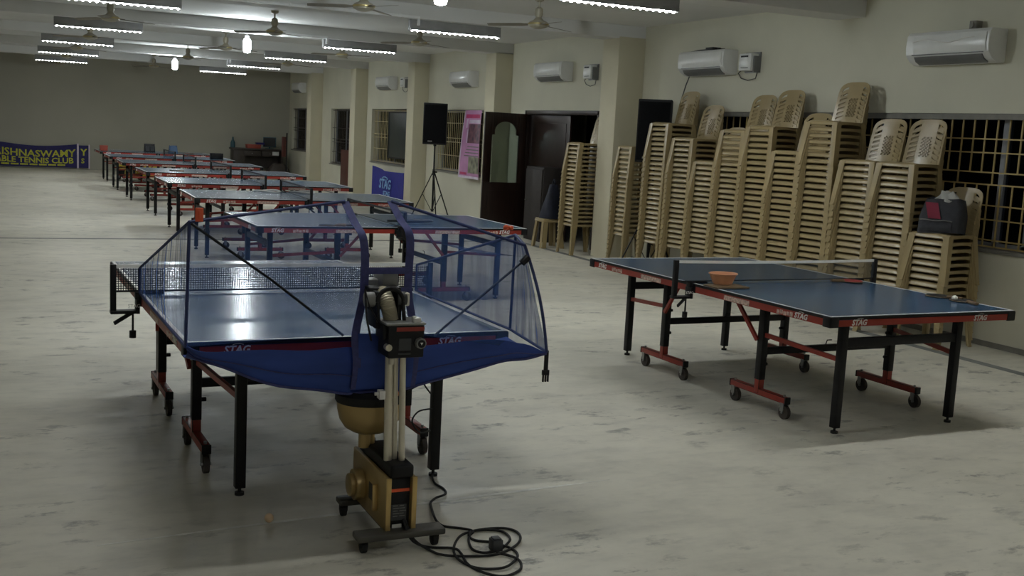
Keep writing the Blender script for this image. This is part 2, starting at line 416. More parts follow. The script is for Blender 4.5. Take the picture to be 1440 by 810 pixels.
# joints let into the floor
struct('trim_21', MB().b2((7.365, YN, -.01), (7.475, YF, .0012)), M['joint'])
struct('trim_22', MB().b2((XL, 15.80, -.01), (7.3, 15.90, .0011)), M['joint'])
m = MB()
m.prism([(.3, 4.440), (1.0, 4.490), (2.3, 4.580), (2.75, 4.625), (2.3, 4.606), (1.0, 4.512), (.3, 4.448)], 2, -.01, .001)
struct('trim_23', m, M['chalk'])
struct('baseboard_right', MB().b2((XW - .012, YN, 0), (XW, 13.5, .05)), M['sill'])

def window(n, op, vs, hs, bars, gm, back, mull=(), rails=(), gx=.06):
    a, b, z0, z1 = op
    r = bpy.data.objects.new('window_%d' % n, None); C.objects.link(r); r['kind'] = 'structure'
    f = MB(); X = XW + .16
    for (p, q) in (((X, a, z0), (X + .06, a + .05, z1)), ((X, b - .05, z0), (X + .06, b, z1)), ((X, a, z0), (X + .06, b, z0 + .05)), ((X, a, z1 - .05), (X + .06, b, z1))): f.b2(p, q)
    for y_ in mull: f.b2((X, y_ - .03, z0), (X + .06, y_ + .03, z1))
    f.build('window_frame', M['winframe'], r)
    MB().b2((X + .025, a + .03, z0 + .03), (X + .033, b - .03, z1 - .03)).build('window_pane', M['pane'], r)
    MB().b2((XW - .02, a - .03, z0 - .03), (XW + .17, b + .03, z0 + .004)).build('window_sill', M['sill'], r, bevel=.004)
    g = MB(); gX = XW + gx
    for (z_) in hs: g.bar((gX, a, z_), (gX, b, z_), .013)
    for (y_, za, zb) in vs: g.bar((gX + .008, y_, za), (gX + .008, y_, zb), .012)
    g.build('window_grille', gm, r)
    struct('wall_outside_%d' % n, MB().b2((XW + 1.6, a - .9, -.1), (XW + 1.65, b + .9, ZC)), back)
    return r
hs = [2.075, 1.885, 1.76, 1.58, 1.47, 1.28, 1.15, .965, .905]
vs = []; y = 4.5
while y < 11.85:
    vs += [(y, 1.58, 2.075), (y + .035, .905, 1.47)]
    if int(round(y / .135)) % 3 == 0: vs.append((y, 1.47, 1.58))
    y += .135
window(1, OPEN[0], vs, hs, 0, M['grille'], M['night'], mull=(5.9, 6.98, 7.32, 8.9, 10.4))
MB().b2((XW + .015, 4.4, 2.06), (XW + .045, 11.9, 2.115)).build('trim', M['sill'])['kind'] = 'structure'
bpy.data.objects['trim'].name = 'trim_30'
for n, k, st in ((2, 2, .105), (3, 3, .11), (4, 4, .16), (5, 5, .14)):
    a, b, z0, z1 = OPEN[k]; vs = []; y = a + st
    while y < b - .03:
        vs.append((y, z0 + .02, z1 - .02)); y += st
    hh = [z0 + .03, z0 + .33, z0 + .60, z0 + .68, z0 + .98, z1 - .04]
    window(n, OPEN[k], vs, hh, 0, M['grille2'] if n < 4 else M['darkwood'], M['inner'] if n in (2, 3, 5) else M['night'], mull=((a + b) / 2,))

# doorway in the second bay: frame, open leaf with an arched pane, plain leaf standing shut
d = bpy.data.objects.new('door_1', None); C.objects.link(d); d['kind'] = 'structure'
f = MB(); a, b, z0, z1 = OPEN[1]
f.b2((XW - .02, a, 0), (XW + .14, a + .07, z1)); f.b2((XW - .02, b - .07, 0), (XW + .14, b, z1)); f.b2((XW - .02, a, z1 - .07), (XW + .14, b, z1))
f.build('door_frame', M['darkwood'], d, bevel=.004)
struct('wall_outside_8', MB().b2((XW + .25, 18.62, -.1), (XW + 1.95, 18.68, ZC)), M['night'])  # added unseen partition, stops corridor lamplight spilling into the doorway
struct('wall_outside_9', MB().b2((XW + 1.9, 13.6, -.1), (XW + 1.95, 18.6, ZC)), M['night'])

def arched_leaf(W, Hh):
    """leaf in local x (0..W), thickness y, z up, with a glazed opening whose head is an ogee arch"""
    T = .04; x0, x1, zb, zs = .14, W - .14, .86, 1.66
    head = []
    cx = (x0 + x1) / 2; rr = (x1 - x0) / 2
    for i in range(17):
        w_ = PI * i / 16; head.append((cx + (rr - .05) * math.cos(w_), zs + .06 + (rr - .02) * .72 * math.sin(w_)))
    head = [(x1, zs)] + [(x1 - .05, zs + .01)] + head + [(x0 + .05, zs + .01), (x0, zs)]
    m = MB()
    m.b2((0, -T / 2, 0), (W, T / 2, zb)); m.b2((0, -T / 2, zb), (x0, T / 2, Hh)); m.b2((x1, -T / 2, zb), (W, T / 2, Hh))
    for i in range(len(head) - 1):
        (xa, za), (xb, zb_) = head[i], head[i + 1]
        if abs(xa - xb) < 1e-5: continue
        m.prism([(xa, za), (xa, Hh), (xb, Hh), (xb, zb_)], 1, -T / 2, T / 2)
    for (pa, pb) in (((.1, .12), (W - .1, .72)),):
        m.b2((pa[0], -T / 2 - .008, pa[1]), (pb[0], T / 2 + .008, pb[1]))
    g = MB(); poly = [(x0, zb), (x1, zb)] + head
    g.prism(poly, 1, -.004, .004)
    return m, g
lf = thing('door_leaf', 'open dark brown wooden door leaf with a tall arched glass pane', 'door', (XW - .03, 17.22, .015), PI + .06)
m, g = arched_leaf(.80, 2.04)
m.build('leaf_frame', M['darkwood'], lf, bevel=.006); g.build('glass_pane', M['frost'], lf)
h = MB(); h.cyl((.72, -.02, 1.0), (.72, -.07, 1.0), .012); h.bar((.72, -.07, 1.0), (.60, -.07, 1.0), .018); h.build('door_handle', M['steel'], lf)
lf2 = thing('door_leaf', 'plain dark brown door leaf standing shut behind the plastic stool', 'door', (XW + .06, 15.72, .015), PI / 2)
m = MB(); m.b2((0, -.02, 0), (1.5, .02, 2.03)); m.b2((.12, -.03, .12), (1.38, .03, .8)); m.b2((.12, -.03, .95), (1.38, .03, 1.9))
m.build('leaf_panel', M['darkwood'], lf2, bevel=.006)
h = MB(); h.cyl((.06, .02, 1.0), (.06, .07, 1.0), .012); h.bar((.06, .07, 1.0), (.18, .07, 1.0), .018); h.build('door_handle', M['steel'], lf2)
cb = thing('cabinet', 'small dark grey cabinet against the door behind the stool', 'cabinet', (7.93, 16.05, 0))
MB().b2((-.17, -.32, 0), (.17, .32, 1.2)).build('body', M['cab'], cb, bevel=.008)
dd = MB().b2((-.19, -.30, .05), (-.17, .30, 1.16)).build('door', M['cab'], cb, bevel=.004)
MB().cyl((-.19, .24, .65), (-.215, .24, .65), .012).build('knob', M['steel'], dd)
tag(MB().b2((XW - .03, 18.72, .08), (XW - .002, 18.86, .42)).b2((XW - .036, 18.74, .10), (XW - .03, 18.84, .40)).build('skirting_board_stub', M['redwood'], bevel=.003),
    'short red-brown board fixed low on the wall left of the open door', 'board')

# ------------------------------------------------------------------ tube lights, bulbs, conduits, fans
def make_tube():
    t = thing('tube_light', '', 'light')
    MB().b2((-.635, -.052, .012), (.635, .052, .125)).b2((-.635, -.055, -.009), (.635, -.049, .03)).b2((-.635, .049, -.009), (.635, .055, .03)).build('housing', M['housing'], t, bevel=.004)
    d = MB().b2((-.61, -.048, .003), (.61, .048, .012)).cyl((-.61, 0, .004), (.61, 0, .004), .010, n=10)
    for i in range(17): d.ball((-.60 + i * .075, 0, -.006), .019, n=8)
    d.build('lit_tube', TUBE, t)
    e = MB()
    for sx in (-1, 1): e.b2((sx * .635, -.03, -.02), (sx * .608, .03, .014))
    e.build('end_holder', M['housing'], t)
    return t
tl = make_tube()
rows = {'right': (5.36, [.6, 4.95, 9.35, 13.73, 18.19, 22.45, 26.85, 31.2]), 'left': (1.24, [.6, 4.95, 9.35, 13.73, 18.19, 22.45, 26.85, 31.2])}
first = True
NTH = ['nearest', 'second', 'third', 'fourth', 'fifth', 'sixth', 'farthest']
for side, (x, ys) in rows.items():
    hid = 2 if side == 'right' else 3                # these hang just outside the picture, over and behind the camera, and light its floor
    n = len(ys) - hid
    for i, y in enumerate(ys):
        k = i - hid
        nth = 'nearest' if k == 0 else 'farthest' if k == n - 1 else NTH[k] + ' from the camera' if k > 0 else ('overhead at the camera', 'first before the camera', 'just past the top edge')[i]
        lab = 'lit tube light under a ceiling beam, %s in the %s row' % (nth, side)
        loc = (x + .04 * math.sin(i * 2.1), y, ZB - .123)
        if first: tl.location = loc; tl['label'] = lab; tl['group'] = 'tube lights under the beams'; first = False
        else: dup(tl, lab, loc, 0, 'tube lights under the beams')
def make_bulb():
    t = thing('hanging_bulb', '', 'bulb')
    MB().lathe([(.004, -.30), (.052, -.285), (.062, -.22), (.060, -.12), (.045, -.08), (.02, -.075)], n=16).build('glass_bulb', BULB, t)
    MB().lathe([(.02, -.078), (.034, -.075), (.034, -.03), (.02, -.02), (.006, 0)], n=14).build('lamp_holder', M['conduit'], t)
    return t
b0 = make_bulb(); b0.location = (3.5, 9.35, ZB); b0['label'] = 'bright bare bulb cut by the top edge of the picture, nearest of three'; b0['group'] = 'bare bulbs under the beams'
dup(b0, 'bright bare bulb under the second beam, largest of the two hanging on the left', (3.49, 18.05, ZB - .03))
dup(b0, 'bright bare bulb farthest down the hall, hanging over the far tables', (3.52, 26.7, ZB - .03))
for k, (y, lab) in enumerate(((13.73, 'thin white conduit along a beam above the nearest left tube light'), (18.19, 'thin white conduit along a beam above the larger left bulb'), (26.85, 'thin white conduit along a beam above the farthest bulb'))):
    m = MB(); m.b2((1.9, y - .255, ZB - .005), (4.78, y - .22, ZB + .03))
    for x in (2.3, 3.1, 3.9, 4.5): m.b2((x, y - .262, ZB - .009), (x + .025, y - .21, ZB + .034))
    m.b2((4.75, y - .255, ZB - .09), (4.78, y - .22, ZB))
    tag(m.build('conduit', M['conduit'], bevel=.003), lab, 'pipe', 'white conduits along the beams')

def make_fan():
    t = thing('ceiling_fan', '', 'ceiling fan')
    MB().lathe([(.012, .30), (.02, .255), (.05, .27), (.055, .302)], n=16).cyl((0, 0, .06), (0, 0, .30), .012, n=10).build('downrod', M['fan'], t)
    MB().lathe([(.02, .20), (.045, .18), (.05, .12), (.035, .08), (.06, .05), (.105, .03), (.12, .005), (.115, -.02), (.07, -.04), (.03, -.05), (.001, -.052)], n=22).build('motor_housing', [M['fan']], t)
    MB().lathe([(.121, -.004), (.124, .002), (.124, .010), (.121, .014)], n=22).build('trim_ring', M['brass'], t)
    for k in range(3):
        a = 2 * PI * k / 3
        def fn(u, v, a=a):
            r = .10 + .50 * v; wd = .05 + .075 * min(1, v * 5) - .012 * v
            if v > .9: wd *= 1 - (v - .9) * 2.5
            y_ = (u - .5) * wd; z_ = .0 + .16 * y_ - .015 * v
            return (r * math.cos(a) - y_ * math.sin(a), r * math.sin(a) + y_ * math.cos(a), z_)
        MB().grid(fn, 3, 10, .004).bar((.09 * math.cos(a), .09 * math.sin(a), .004), (.19 * math.cos(a), .19 * math.sin(a), .004), .045, .008).build('blade', M['fandark'], t)
    return t
fan = make_fan()
FY = [11.6, 15.95, 20.3, 24.6, 29.0]
FANS = [(5.62, 11.75, 'right', 0), (5.6, 15.8, 'right', 1), (5.6, 20.0, 'right', 2), (5.65, 24.6, 'right', 3),
        (3.5, 11.7, 'middle', 0), (3.5, 16.1, 'middle', 1), (3.6, 20.6, 'middle', 2), (3.55, 24.9, 'middle', 3), (3.5, 30.6, 'middle', 4),
        (1.28, 16.15, 'left', 0), (1.3, 20.55, 'left', 1), (1.28, 24.4, 'left', 2), (1.28, 28.5, 'left', 3), (1.3, 32.9, 'left', 4)]
cnt = {'right': 4, 'middle': 5, 'left': 5}
for i, (x, y, s, k) in enumerate(FANS):
    nth = 'nearest the camera' if k == 0 else 'farthest away' if k == cnt[s] - 1 else NTH[k] + ' from the camera'
    lab = 'three-bladed ceiling fan in the %s row, %s' % (s, nth)
    rz = [2.55, .4, 1.2, .3, .8, 2.6, .2, 1.0, .5, .25, .9, .3, 1.1, .6][i]
    if i == 0: fan.location = (x, y, 2.98); fan.rotation_euler = (0, 0, rz); fan['label'] = lab; fan['group'] = 'ceiling fans'
    else: dup(fan, lab, (x, y, 2.98), rz, 'ceiling fans')

# ------------------------------------------------------------------ air conditioners and their stabilisers
def make_ac(style=0):
    t = thing('air_conditioner', '', 'air conditioner')       # local: x = out of wall is -x, y along the wall, z from its bottom
    prof = [(0, 0), (-.10, .0), (-.17, .035), (-.215, .09), (-.225, .16), (-.215, .27), (-.19, .30), (0, .30)]
    MB().prism(prof, 1, -.5, .5).build('body', M['ac'], t, bevel=.008, angle=25)
    MB().prism([(-.222, .10), (-.236, .16), (-.226, .262), (-.20, .262), (-.2, .10)], 1, -.47, .40).build('front_panel', M['ac'], t, bevel=.004, angle=25)
    l = MB(); l.b2((-.219, -.44, .082), (-.205, .42, .092)); l.prism([(-.120, -.002), (-.178, .026), (-.208, .070), (-.19, .075), (-.12, .02)], 1, -.42, .40)
    l.build('louvre', M['acgrey'], t)
    if style == 0:
        s = MB(); pts = [(-.240 + .0 * i, .40 - .068 * i, .205 + .018 * math.sin(i * .75)) for i in range(12)]
        s.tube(pts, .0045, 6); s.build('curved_trim_line', M['white'], t)
    return t
ACG = 'wall air conditioners on the right wall'
ac = make_ac(0); ac.location = (XW, 7.78, 2.565); ac['label'] = 'white wall air conditioner nearest the camera, high above the barred window'; ac['group'] = ACG
ac1 = make_ac(1)
ac1.location = (XW, 11.80, 2.565); ac1['label'] = 'white wall air conditioner above the tall chair stacks by the black speaker'; ac1['group'] = ACG
dup(ac1, 'white wall air conditioner above the doorway, right of the second column', (XW, 16.15, 2.58))
dup(ac1, 'white wall air conditioner above the pink poster', (XW, 20.0, 2.55))
dup(ac1, 'white wall air conditioner above the window holding the black board', (XW, 24.85, 2.57))
dup(ac1, 'white wall air conditioner in the far corner of the hall', (XW, 33.4, 2.60))
def make_stab():
    t = thing('voltage_stabiliser', '', 'stabiliser box')
    MB().b2((-.13, -.12, 0), (-.02, .12, .20)).build('case', M['ac'], t, bevel=.008)
    MB().b2((-.134, -.06, .155), (-.129, .08, .175)).b2((-.134, -.07, .03), (-.129, .07, .036)).build('display', M['bplastic'], t)
    MB().b2((-.10, -.145, -.02), (0, -.12, .17)).b2((-.02, -.145, -.02), (0, .14, .22)).build('bracket', M['acgrey'], t)
    pts = [(-.05, .12, .04), (-.03, .25, -.02), (-.02, .20, -.08), (-.03, .05, -.11), (-.03, -.10, -.09), (-.03, -.13, 0)]
    MB().tube(pts, .006, 6).build('cable', M['dgrey'], t)
    return t
sb = make_stab(); sb.location = (XW, 10.98, 2.60); sb['label'] = 'white stabiliser box right of the air conditioner above the chair stacks'; sb['group'] = 'stabiliser boxes'
dup(sb, 'white stabiliser box right of the air conditioner above the doorway', (XW, 14.95, 2.60))
dup(sb, 'small white stabiliser box right of the air conditioner over the black board window', (XW, 23.65, 2.62))
tag(MB().tube([(XW - .06, 12.25, 2.565), (XW - .06, 12.32, 2.45), (XW - .08, 12.40, 2.2), (XW - .08, 12.42, 1.9)], .008, 7).build('drain_hose', M['dgrey']), 'thin grey drain hose hanging from the air conditioner beside the black speaker', 'hose')
tag(MB().b2((XW - .10, 7.56, 2.866), (XW - .02, 7.64, 2.95)).cyl((XW - .1, 7.6, 2.91), (XW - .115, 7.6, 2.91), .025).build('junction_box', M['sill'], bevel=.004), 'small brown junction box on top of the nearest air conditioner', 'box')
tag(MB().b2((XW - .16, 11.62, 2.866), (XW - .04, 11.78, 2.905)).tube([(XW - .1, 12.2, 2.87), (XW - .1, 12.0, 2.885), (XW - .1, 11.78, 2.885)], .008).tube([(XW - .1, 11.62, 2.885), (XW - .1, 11.45, 2.875)], .008).build('cable_coupling', M['bplastic'], bevel=.003), 'black cable coupling lying on the air conditioner above the chairs', 'cable')

# ------------------------------------------------------------------ table tennis tables
def logo(parent, o, xdir, size, m=None, ydir=(0, 0, 1), extra=True):
    r = letters('lettering', 'STAG', size, m or M['white'], parent, axes(o, xdir, ydir), shear=.22, bold=.0012)
    if extra:
        a = MB(); X, Y = Vector(xdir).normalized(), Vector(ydir).normalized(); N_ = X.cross(Y)
        pts = []
        for i in range(9):
            t = PI * (.12 + .76 * i / 8); pts.append(Vector(o) + X * size * (1.35 - .55 * math.cos(t)) + Y * size * (.74 + .14 * math.sin(t)))
        a.tube(pts, size * .045, 5); a.build('logo_arc', m or M['white'], parent)
    return r

def make_table():
    t = thing('table_tennis_table', '', 'table tennis table')
    W2, L2 = .7625, 1.37
    for s in (-1, 1):
        a, b = sorted((s * .006, s * L2))
        m = MB(); m.b2((-W2 + .004, a, .738), (W2 - .004, b, .7592))
        lw = .02; z0, z1 = .7590, .7604
        m.b2((-W2 + .003, a, z0), (-W2 + lw, b, z1), 1); m.b2((W2 - lw, a, z0), (W2 - .003, b, z1), 1)
        e = (s * L2, s * (L2 - lw)); m.b2((-W2 + lw, min(e), z0), (W2 - lw, max(e), z1), 1)
        top = m.build('tabletop', [M['blue'], M['line']], t)
        # apron: black lip above a red band on three sides
        ap = MB(); T = .022
        for (lo, hi) in (((-W2, a, 0), (-W2 + T, b, 0)), ((W2 - T, a, 0), (W2, b, 0)), ((-W2, min(s * L2, s * (L2 - T)), 0), (W2, max(s * L2, s * (L2 - T)), 0))):
            ap.b2((lo[0], lo[1], .700), (hi[0], hi[1], .7425), 0)
            q = .0025
            ap.b2((lo[0] - q, lo[1] - q * (s < 0 or 1), .7420), (hi[0] + q, hi[1] + q, .7575), 1)
        ap.build('apron', [M['red'], M['black']], top)
        for sx in (-1, 1):
            c = MB(); c.b2((sx * (W2 + .006), s * (L2 + .006), .694), (sx * (W2 - .062), s * (L2 - .012), .756))
            c.b2((sx * (W2 + .006), s * (L2 + .006), .694), (sx * (W2 - .012), s * (L2 - .062), .756))
            c.build('corner_cap', M['black'], top, bevel=.006)
            c = MB().b2((sx * (W2 + .005), s * .008, .696), (sx * (W2 - .02), s * .05, .752)); c.build('corner_cap', M['black'], top, bevel=.004)
        for sx in (-1, 1): logo(top, (sx * .50 - s * -.10 * 1 if s < 0 else sx * .50 + .10, s * (L2 + .0012), .7065), (1 if s < 0 else -1, 0, 0), .046)
        for sx in (-1, 1):
            yd = 1 if sx > 0 else -1      # reading direction along the long side
            v = s * 1.15 - yd * .09
            logo(top, (sx * (W2 + .0012), v, .7065), (0, yd, 0), .046)
            if s > 0 or s * sx > 0:
                st = MB(); c, wd = s * .97, .15
                st.b2((sx * (W2 - .002), c - wd / 2, .706), (sx * (W2 + .0010), c + wd / 2, .7305))
                for k in range(5): st.b2((sx * (W2 - .002), c - wd / 2 + k * wd / 5, .704 + .003 * (k % 2)), (sx * (W2 + .0018), c - wd / 2 + (k + .8) * wd / 5, .732 - .003 * (k % 3)), 1)
                st.build('sticker', [M['red'], M['sticker']], top)
            MB().b2((sx * (W2 - .002), s * .50 - .13, .703), (sx * (W2 + .0016), s * .50 + .13, .733)).build('sticker', M['sticker'], top)
    for sx in (-1, 1):
        for s in (-1, 1):
            lg = MB().b2((sx * .48 - .024, s * 1.185 - .024, .035), (sx * .48 + .024, s * 1.185 + .024, .700)).build('leg', M['black'], t, bevel=.004)
            MB().cyl((sx * .48, s * 1.185, .012), (sx * .48, s * 1.185, .04), .008).cyl((sx * .48, s * 1.185, 0), (sx * .48, s * 1.185, .014), .022, n=16).build('levelling_foot', M['rubber'], lg)
            x, y = sx * .565, s * .555
            cl = MB().b2((x - .024, y - .026, .20), (x + .024, y + .026, .69)).b2((x - .022, y - .023, .11), (x + .022, y + .023, .205), 1)
            cl.b2((x - .021, y - .285, .100), (x + .021, y + .275, .142), 1)
            for q in (-.285, .275): cl.b2((x - .0225, y + q - .006, .098), (x + .0225, y + q + .006, .144))
            for zz in (.30, .47): cl.cyl((x + sx * -.02, y, zz), (x - sx * .05, y, zz), .012, n=8)
            cl = cl.build('caster_leg', [M['black'], M['redsteel']], t, bevel=.003)
            for q in (-.255, .245):
                c = MB(); yy = y + q
                c.cyl((x - .013, yy - .012, .045), (x + .013, yy - .012, .045), .045, n=18)
                c.b2((x - .022, yy - .02, .05), (x - .016, yy + .012, .105), 1).b2((x + .016, yy - .02, .05), (x + .022, yy + .012, .105), 1)
                c.cyl((x, yy, .09), (x, yy, .155), .008, n=8, mi=1).cyl((x - .026, yy - .012, .045), (x + .026, yy - .012, .045), .008, n=8, mi=1)
                c.build('caster', [M['wheel'], M['steel']], cl)
            MB().bar((x, y, .50), (sx * .48, s * 1.185, .455), .020, .028).build('side_brace', M['redsteel'], t)
            MB().bar((x + sx * .03, y - s * .02, .46), (x + sx * .06, y - s * .23, .70), .020, .024).build('diagonal_brace', M['redsteel'], t)
    for s in (-1, 1):
        MB().b2((-.47, s * 1.185 - .016, .535), (.47, s * 1.185 + .016, .590)).build('crossbar', M['black'], t, bevel=.003)
        c = MB().b2((-.56, s * .555 - .016, .365), (.56, s * .555 + .016, .410))
        c.tube([(.05 * i - .025, s * .555, .41 + .03 * (1 if 0 < i < 1.1 else 0)) for i in (0, .2, 1)], .004, 6)
        c.build('crossbar', M['black'], t, bevel=.002)
        MB().b2((-.70, s * .70 - .02, .70), (.70, s * .70 + .02, .738)).build('under_rail', M['black'], t)
    return t

def make_net(netm, tape, sag=.0):
    n = thing('table_tennis_net', '', 'net')
    for sx in (-1, 1):
        p = MB().b2((sx * .90 - .015, -.016, .655), (sx * .90 + .015, .016, .918)).build('net_post', M['black'], n, bevel=.003)
        c = MB().b2((sx * .775, -.03, .655), (sx * .915, .03, .672)).b2((sx * .768, -.035, .655), (sx * .786, .035, .732))
        c.b2((sx * .64, -.02, .760), (sx * .79, .02, .768)).b2((sx * .77, -.02, .73), (sx * .79, .02, .768))
        c.cyl((sx * .80, 0, .655), (sx * .80, 0, .56), .006, n=8).cyl((sx * .80, 0, .56), (sx * .80, 0, .52), .018, n=10).bar((sx * .80, 0, .66), (sx * .90, -.05, .61), .012, .02)
        c.build('clamp', M['bplastic'], p, bevel=.002)
        letters('lettering', 'STAG', .026, M['white'], p, axes((sx * .80 - .03 if sx < 0 else .79, -.0365, .69), (1, 0, 0), (0, 0, 1)))
    m = MB(); N_ = 24; uv = []
    V = []
    for i in range(N_ + 1):
        x = -.888 + 1.776 * i / N_; d = sag * (1 - (x / .888) ** 2)
        V += [(x, 0, .771), (x, 0, .905 - d)]
    m.add(V, [(2 * i, 2 * i + 2, 2 * i + 3, 2 * i + 1) for i in range(N_)])
    o = m.build('net_mesh', netm, n, smooth=False)
    uvl = o.data.uv_layers.new(name='cords')
    for lp in o.data.loops:
        co = o.data.vertices[lp.vertex_index].co; uvl.data[lp.index].uv = (co.x + 1, co.z)
    tp = MB()
    for i in range(N_):
        xa, xb = -.888 + 1.776 * i / N_, -.888 + 1.776 * (i + 1) / N_
        da, db = sag * (1 - (xa / .888) ** 2), sag * (1 - (xb / .888) ** 2)
        tp.bar((xa, 0, .907 - da), (xb, 0, .907 - db), .007, .019)
    tp.build('top_tape', tape, n)
    MB().cyl((-.89, 0, .772), (.89, 0, .772), .004, n=8).build('bottom_cord', M['rubber'], n)
    return n

tab = make_table(); GT = 'table tennis tables down the hall'
tab.location = (5.009, 6.25, 0); tab.rotation_euler = (0, 0, .029)
tab['label'] = 'blue table tennis table standing alone before the chair stacks, with a peach basket on it'
Ltab = dup(tab, 'blue table tennis table wrapped in the blue ball netting, nearest on the left', (1.394, 6.098, 0), .028)
FAR = [(3.40, 10.75, .019, 'first'), (3.40, 14.19, -.016, 'second'), (3.44, 17.12, .003, 'third'), (3.46, 20.15, .021, 'fourth'), (3.41, 23.56, -.008, 'fifth'), (3.40, 26.6, .01, 'sixth'), (3.42, 29.8, .02, 'last')]
for x, y, a, o in FAR:
    dup(tab, 'blue table tennis table set crosswise, %s one behind the netted table' % o if o != 'last' else 'blue table tennis table set crosswise, last one before the far wall', (x, y, 0), a + PI / 2, GT)
nR = make_net(M['netgrey'], M['tape'], .008); nR.location = tab.location; nR.rotation_euler = tab.rotation_euler
nR['label'] = 'dark see-through net with a white top tape on the lone right table'
nL = make_net(M['netblack'], M['tape']); nL.location = Ltab.location; nL.rotation_euler = Ltab.rotation_euler
nL['label'] = 'black square-mesh net across the netted table on the left'
nF = make_net(M['netgrey'], M['dgrey'])
for i, (x, y, a, o) in enumerate(FAR[:6]):
    lab = 'grey net across the %s crosswise table behind the netted one' % o
    if i == 0: nF.location = (x, y, 0); nF.rotation_euler = (0, 0, a + PI / 2); nF['label'] = lab; nF['group'] = 'nets on the crosswise tables'
    else: dup(nF, lab, (x, y, 0), a + PI / 2, 'nets on the crosswise tables')

# ------------------------------------------------------------------ ball catch net hung behind the left table
net = thing('ball_catch_net', 'large blue ball-catching net hung around the end of the left table', 'net', (0, 0, 0))
V3 = Vector
def lerp(a, b, t): return V3(a) * (1 - t) + V3(b) * t
TL, TC1, TC2, TR = (.635, 4.37, 1.305), (1.273, 4.44, 1.394), (1.475, 4.44, 1.398), (2.072, 4.35, 1.223)
B1, B2 = (1.319, 4.30, 1.239), (1.518, 4.30, 1.256)
S1, S2 = (1.290, 4.28, .859), (1.547, 4.28, .851)
RL, RR = (.632, 4.42, .80), (2.175, 4.28, .752)
CT, CB = (2.155, 4.63, 1.24), (2.165, 4.66, .785)          # upright hem at the table's right corner
FLt, FLb, FRt, FRb = (.625, 6.03, .905), (.625, 6.03, .77), (2.165, 6.0, .92), (2.165, 6.0, .77)
def patch(m, p00, p10, p11, p01, nu=8, nv=8, bul=(0, 0, 0), mi=0):
    b = V3(bul)
    def fn(u, v): return lerp(lerp(p00, p10, u), lerp(p01, p11, u), v) + b * (4 * u * (1 - u) * 4 * v * (1 - v))
    m.grid(fn, nu, nv, 0, mi)
m = MB()
patch(m, TL, TC1, B1, lerp(TL, RL, .22), bul=(0, -.02, -.02)); patch(m, lerp(TL, RL, .22), B1, S1, RL, bul=(0, .02, 0))
patch(m, TC2, TR, lerp(TR, RR, .12), B2, bul=(0, -.02, -.05)); patch(m, B2, lerp(TR, RR, .12), RR, S2, bul=(0, .02, 0))
m.build('end_netting', M['netblue'], net)
m = MB(); patch(m, TL, FLt, FLb, RL, bul=(-.012, 0, 0)); m.build('side_netting', M['netblue2'], net)
m = MB(); patch(m, CT, FRt, FRb, CB, bul=(.01, 0, -.02)); m.build('side_netting', M['netblue'], net)
m = MB(); patch(m, CT, TR, RR, CB, bul=(.012, 0, 0)); m.build('corner_netting', M['netblue2'], net)
# trough of closed cloth below the netting
rim = [(.632, 4.42, .80), (.70, 4.34, .797), (1.0, 4.31, .796), (1.26, 4.31, .796), (1.41, 4.31, .796), (1.55, 4.31, .796), (1.93, 4.29, .812), (2.06, 4.28, .79), (2.175, 4.28, .752)]
bot = [(.640, 4.42, .775), (.733, 4.36, .738), (.99, 4.32, .650), (1.24, 4.33, .606), (1.38, 4.33, .598), (1.51, 4.32, .602), (1.86, 4.29, .697), (2.03, 4.27, .728), (2.172, 4.282, .742)]
und = [(.66, 4.70, .71), (.75, 4.715, .69), (.99, 4.715, .665), (1.228, 4.715, .66), (1.36, 4.715, .66), (1.492, 4.715, .66), (1.86, 4.715, .675), (2.02, 4.70, .70), (2.15, 4.66, .75)]
def spl(P, u):
    k = u * (len(P) - 1); i = min(int(k), len(P) - 2); t = k - i
    a, b, c, d = V3(P[max(i - 1, 0)]), V3(P[i]), V3(P[i + 1]), V3(P[min(i + 2, len(P) - 1)])
    return 0.5 * ((2 * b) + (c - a) * t + (2 * a - 5 * b + 4 * c - d) * t * t + (3 * b - a - 3 * c + d) * t ** 3)
def tr(u, v):
    if v <= .5: p = lerp(spl(rim, u), spl(bot, u), v * 2); p.y -= .022 * math.sin(PI * v * 2) * math.sin(PI * u)
    else: p = lerp(spl(bot, u), spl(und, u), v * 2 - 1); p.z -= .012 * math.sin(PI * (v * 2 - 1))
    p.z += .004 * math.sin(u * 37 + v * 5)
    return p
MB().grid(tr, 40, 16, .003).build('trough_cloth', M['bluecloth'], net)
sm = MB(); sm.tube([tr(i / 40, .5) + V3((0, -.003, -.002)) for i in range(41)], .006, 6); sm.tube([tr(i / 40, .30) + V3((0, -.004, 0)) for i in range(41)], .0025, 5)
sm.build('trough_seam', M['webbing'], net)
# webbing ladder in the middle: two straps joined by two rungs
def ribbon(m, pts, wv, t=.003):
    n_ = len(pts); wv = V3(wv)
    m.grid(lambda u, v: spl(pts, v) + wv * (u - .5), 2, 6 * (n_ - 1), t)
for P in ((TC1, lerp(TC1, B1, .5), B1, (1.322, 4.288, 1.04), S1, (1.296, 4.268, .74), (1.30, 4.308, .618)), (TC2, lerp(TC2, B2, .5), B2, (1.514, 4.288, 1.04), S2, (1.548, 4.268, .74), (1.55, 4.305, .620))):
    s_ = MB(); ribbon(s_, P, (.034, 0, 0)); s_.build('strap', M['webbing'], net)
for (za, zb) in ((1.108, 1.134), (1.014, 1.050)):
    MB().b2((1.322, 4.283, za), (1.514, 4.287, zb)).build('strap_rung', M['webbing'], net)
MB().grid(lambda u, v: lerp(lerp((1.300, 4.276, .862), (1.54, 4.276, .856), u), lerp((1.305, 4.305, .618), (1.545, 4.303, .618), u), v) + V3((0, -.022 * math.sin(PI * v), 0)), 8, 8, .003).build('strap_panel', M['bluecloth'], net)
hm = MB()
